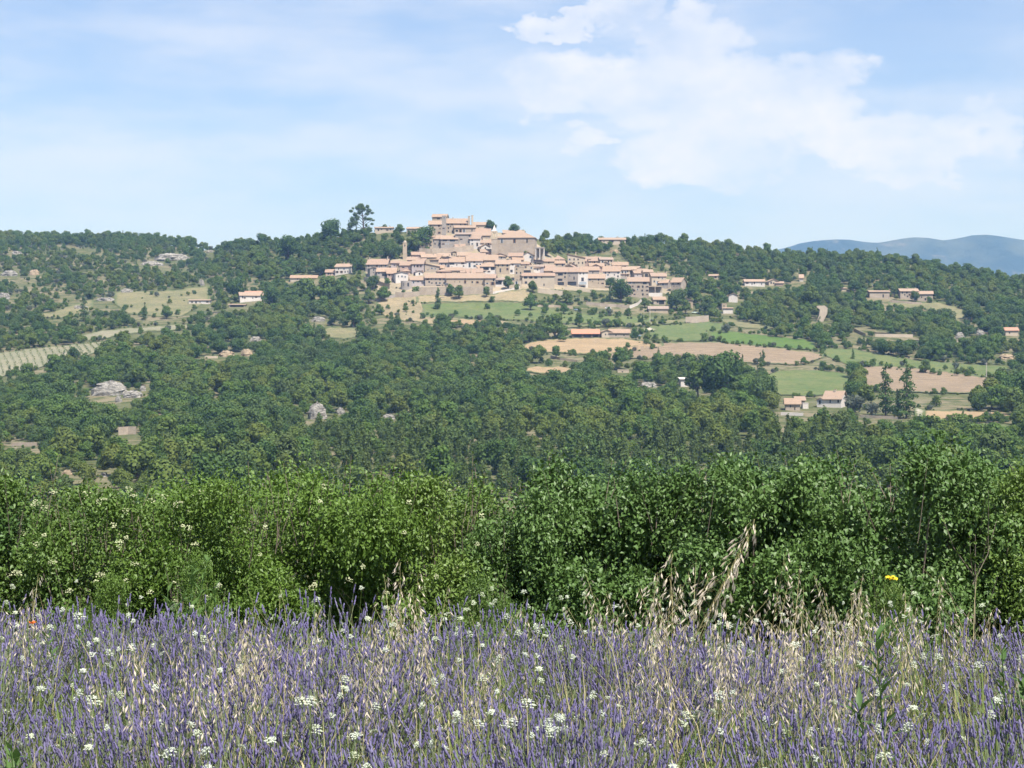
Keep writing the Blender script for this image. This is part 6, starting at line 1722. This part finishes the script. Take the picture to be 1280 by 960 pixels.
for a in [(912, 634, 6.6, 'tallest oat stalk leaning right in front of the hedge', 3, .35), (880, 690, 6.6, 'oat stalk left of and below the tallest one', 1, .25), (952, 688, 7.2, 'upright oat stalk right of the tallest leaning one', 0, .02),
          (1158, 712, 8.0, 'oat stalk right of the yellow flower', 3, -.03), (1192, 742, 8.0, 'short curved oat stalk right of the yellow flower', 4, .12), (1070, 722, 7.8, 'oat stalk left of the yellow flower', 5, .1),
          (500, 716, 7.4, 'left one of the oat stalks before the hedge left of centre', 0, -.04), (540, 700, 7.4, 'tallest of the oat stalks before the hedge left of centre', 1, .22), (812, 716, 7.6, 'oat stalk standing before the dark hedge gap', 5, .08),
          (838, 700, 7.8, 'slim oat stalk beside the dark hedge gap', 0, .2), (722, 742, 7.8, 'drooping oat head alone before the centre hedge', 4, .05), (38, 712, 7.8, 'oat stalk before the hedge at the left edge', 2, .08), (996, 706, 7.6, 'thin oat stalk between two thicker tufts', 5, .05)]:
    oat(a[0], a[1], a[2], a[3], a[4], a[5], rz=0)
for dx, dy, tl in ((-4, 8, .36), (-16, 24, .40), (-30, 48, .38), (-48, 72, .34), (-110, 66, .2)):
    oat(918 + dx, 634 + dy, 6.7, 'oat stalk of the tall tuft leaning right before the hedge', 3, tl, rz=0)
REG = [(200, 370, 770, 870, 28, 5.4, 6.6), (320, 450, 755, 850, 26, 6.0, 7.4), (480, 560, 710, 770, 9, 7.0, 8.2), (540, 600, 760, 850, 5, 6, 7), (770, 860, 715, 775, 10, 7.2, 8.2), (800, 1100, 712, 800, 24, 6.6, 8.0), (800, 900, 780, 880, 20, 5.5, 6.8),
       (900, 1070, 765, 860, 26, 5.6, 7.4), (1040, 1130, 730, 775, 14, 7.2, 8.4), (1140, 1190, 740, 780, 7, 7.4, 8.4), (0, 60, 730, 790, 8, 7.0, 8.2), (0, 1280, 780, 900, 34, 5.2, 7.4), (430, 520, 790, 880, 10, 5.5, 6.6)]
for x0, x1, y0, y1, n, Ya, Yb in REG:
    for k in range(n):
        Y = r6.uniform(Ya, Yb); py = r6.uniform(y0, y1)
        zt = EYE + (480 - py) / F * Y
        if zt < .60: py = 480 + (EYE - r6.uniform(.62, .75)) * F / Y
        xx = r6.uniform(x0, x1)
        zone = ('left' if xx < 430 else 'middle' if xx < 700 else 'right of centre' if xx < 1000 else 'right') + ', ' + ('rising before the hedge' if py < 752 else 'at the back of the lavender' if py < 800 else 'deep in the lavender')
        oat(xx, py, Y, 'dry wild oat stalk with drooping husks, ' + zone)
# weeds
def weed(px, py, Y, label, mat, lw, ll, nl, branches=0, name='tall_weed', zmin=.3, grp=None):
    X, g0 = ground_xy(px, Y); zt = EYE + (480 - py) / F * Y; h = zt - g0
    r = np.random.default_rng(int(px)); b = MB()
    e = empty(name, (X, Y, g0)); tag(e, label, 'plant', grp)
    lines = [[np.array([0, 0, -.05]), np.array([.01, 0, h * .5]), np.array([r.normal() * .02, 0, h])]]
    for k in range(branches):
        z = h * r.uniform(.45, .8); t = r.uniform(0, 6.28); l = h * r.uniform(.15, .3)
        lines.append([np.array([0, 0, z]), np.array([cos(t) * l * .5, sin(t) * l * .5, z + l * .6]), np.array([cos(t) * l * .8, sin(t) * l * .8, z + l * 1.3])])
    for l in lines: b.tube(l, [.005, .0035, .0015] if l is lines[0] else [.0028, .002, .001], 4)
    b.build('stem', 'weed_leaf' if mat != 'hedge_mid' else 'twig', e)
    P, D, N = [], [], []
    for l in lines:
        for k in range(nl if l is lines[0] else nl // 2):
            f = r.uniform(zmin if l is lines[0] else .1, 1) * 2; i = min(1, int(f)); p = l[i] + (l[i + 1] - l[i]) * (f - i)
            t = r.uniform(0, 6.28); P.append(p); D.append([cos(t), sin(t), r.uniform(.3, 1.6)]); N.append([-cos(t) * .5, -sin(t) * .5, 1])
    V, T_ = true_leaves(np.array(P), np.array(N, float), np.array(D, float), ll, lw, r)
    link(bpy.data.objects.new('foliage', raw_mesh('foliage', V, [T_], [mat])), e)
    return e, h
weed(1104, 792, 5.7, 'dark leafy weed standing tall in the lavender on the right', 'weed_leaf', .022, .085, 34, 1)
weed(1216, 668, 9.6, 'thin branching sapling in front of the right hedge', 'hedge_mid', .02, .035, 26, 6, name='sapling')
weed(1256, 812, 6.4, 'bright green weed near the right edge of the field', 'weed_leaf', .02, .08, 26, 3)
weed(236, 706, 9.3, 'tall green weed before the hedge, left', 'weed_leaf', .02, .07, 34, 3)
weed(206, 735, 9.0, 'shorter green weed left of the tall one', 'weed_leaf', .02, .06, 26, 2)
weed(272, 742, 9.0, 'green weed with narrow leaves right of the tall one', 'weed_leaf', .014, .07, 26, 2)
weed(612, 746, 8.8, 'green weed at the edge of the field near the centre', 'weed_leaf', .018, .05, 24, 3)
weed(1006, 720, 9.0, 'bright green leafy weed under the right hedge', 'weed_leaf', .022, .07, 26, 2)
weed(900, 740, 8.6, 'leafy weed behind the thickest oats', 'weed_leaf', .02, .06, 26, 2)
weed(1170, 752, 8.4, 'yellowish weed beside the right oat stalk', 'weed_leaf', .018, .05, 20, 2)
weed(93, 775, 7.4, 'small bright green weed in the lavender on the left', 'weed_leaf', .016, .05, 24, 1)
weed(18, 925, 5.1, 'green leafy weed in the bottom left corner', 'weed_leaf', .024, .08, 30, 2)
e, h = weed(1113, 722, 9.0, 'single yellow flower head on a stem before the right hedge', 'weed_leaf', .014, .05, 22, 2, name='yellow_flower')
P = np.array([(r6.normal() * .013, r6.normal() * .008, h + r6.normal() * .004) for _ in range(40)]); N = r6.normal(size=P.shape) * .4; N[:, 2] += 1; N[:, 1] -= .5
V, Q = leaf_quads(P, N, .006, r6, 1.2); link(bpy.data.objects.new('flower_head', raw_mesh('flower_head', V, [Q], ['yellow_petal'])), e)
e, h = weed(1118, 745, 8.9, 'weed with small dull yellow buds under the yellow flower', 'weed_leaf', .014, .045, 22, 3, name='yellow_weed')
e, h = weed(41, 780, 7.6, 'single orange poppy at the left edge of the field', 'weed_leaf', .008, .03, 10, 0, name='poppy')
r_ = np.random.default_rng(4); A = Acc()
for k in range(4):
    t = k * pi / 2; d = np.array([cos(t), sin(t), .5]); s = np.array([-sin(t), cos(t), 0])
    A.add([[0, 0, h], d * .010 + s * .010 + [0, 0, h], d * .017 + [0, 0, h + .004], d * .010 - s * .010 + [0, 0, h]], [(0, 1, 2, 3)], 0)
link(bpy.data.objects.new('petal', A.mesh('petal', ['red_petal'])), e)
# ------------------------------------------------------------------ the air
hb = MB(); hb.box(-9000, 16000, -400, 13500, -75, 1100)
HZ, q = base_mat('haze_air')
vp = q.add('ShaderNodeVolumePrincipled')
vp.inputs['Color'].default_value = (0.29, 0.53, 1.0, 1)
vp.inputs['Density'].default_value = 0.000086
vp.inputs['Absorption Color'].default_value = (1, 1, 1, 1)
vp.inputs['Anisotropy'].default_value = 0.0
ou = q.add('ShaderNodeOutputMaterial'); q.l.new(vp.outputs[0], ou.inputs['Volume'])
hz = hb.build('haze', 'haze_air')
tag(hz, label='pale summer haze over the valley', kind='stuff')
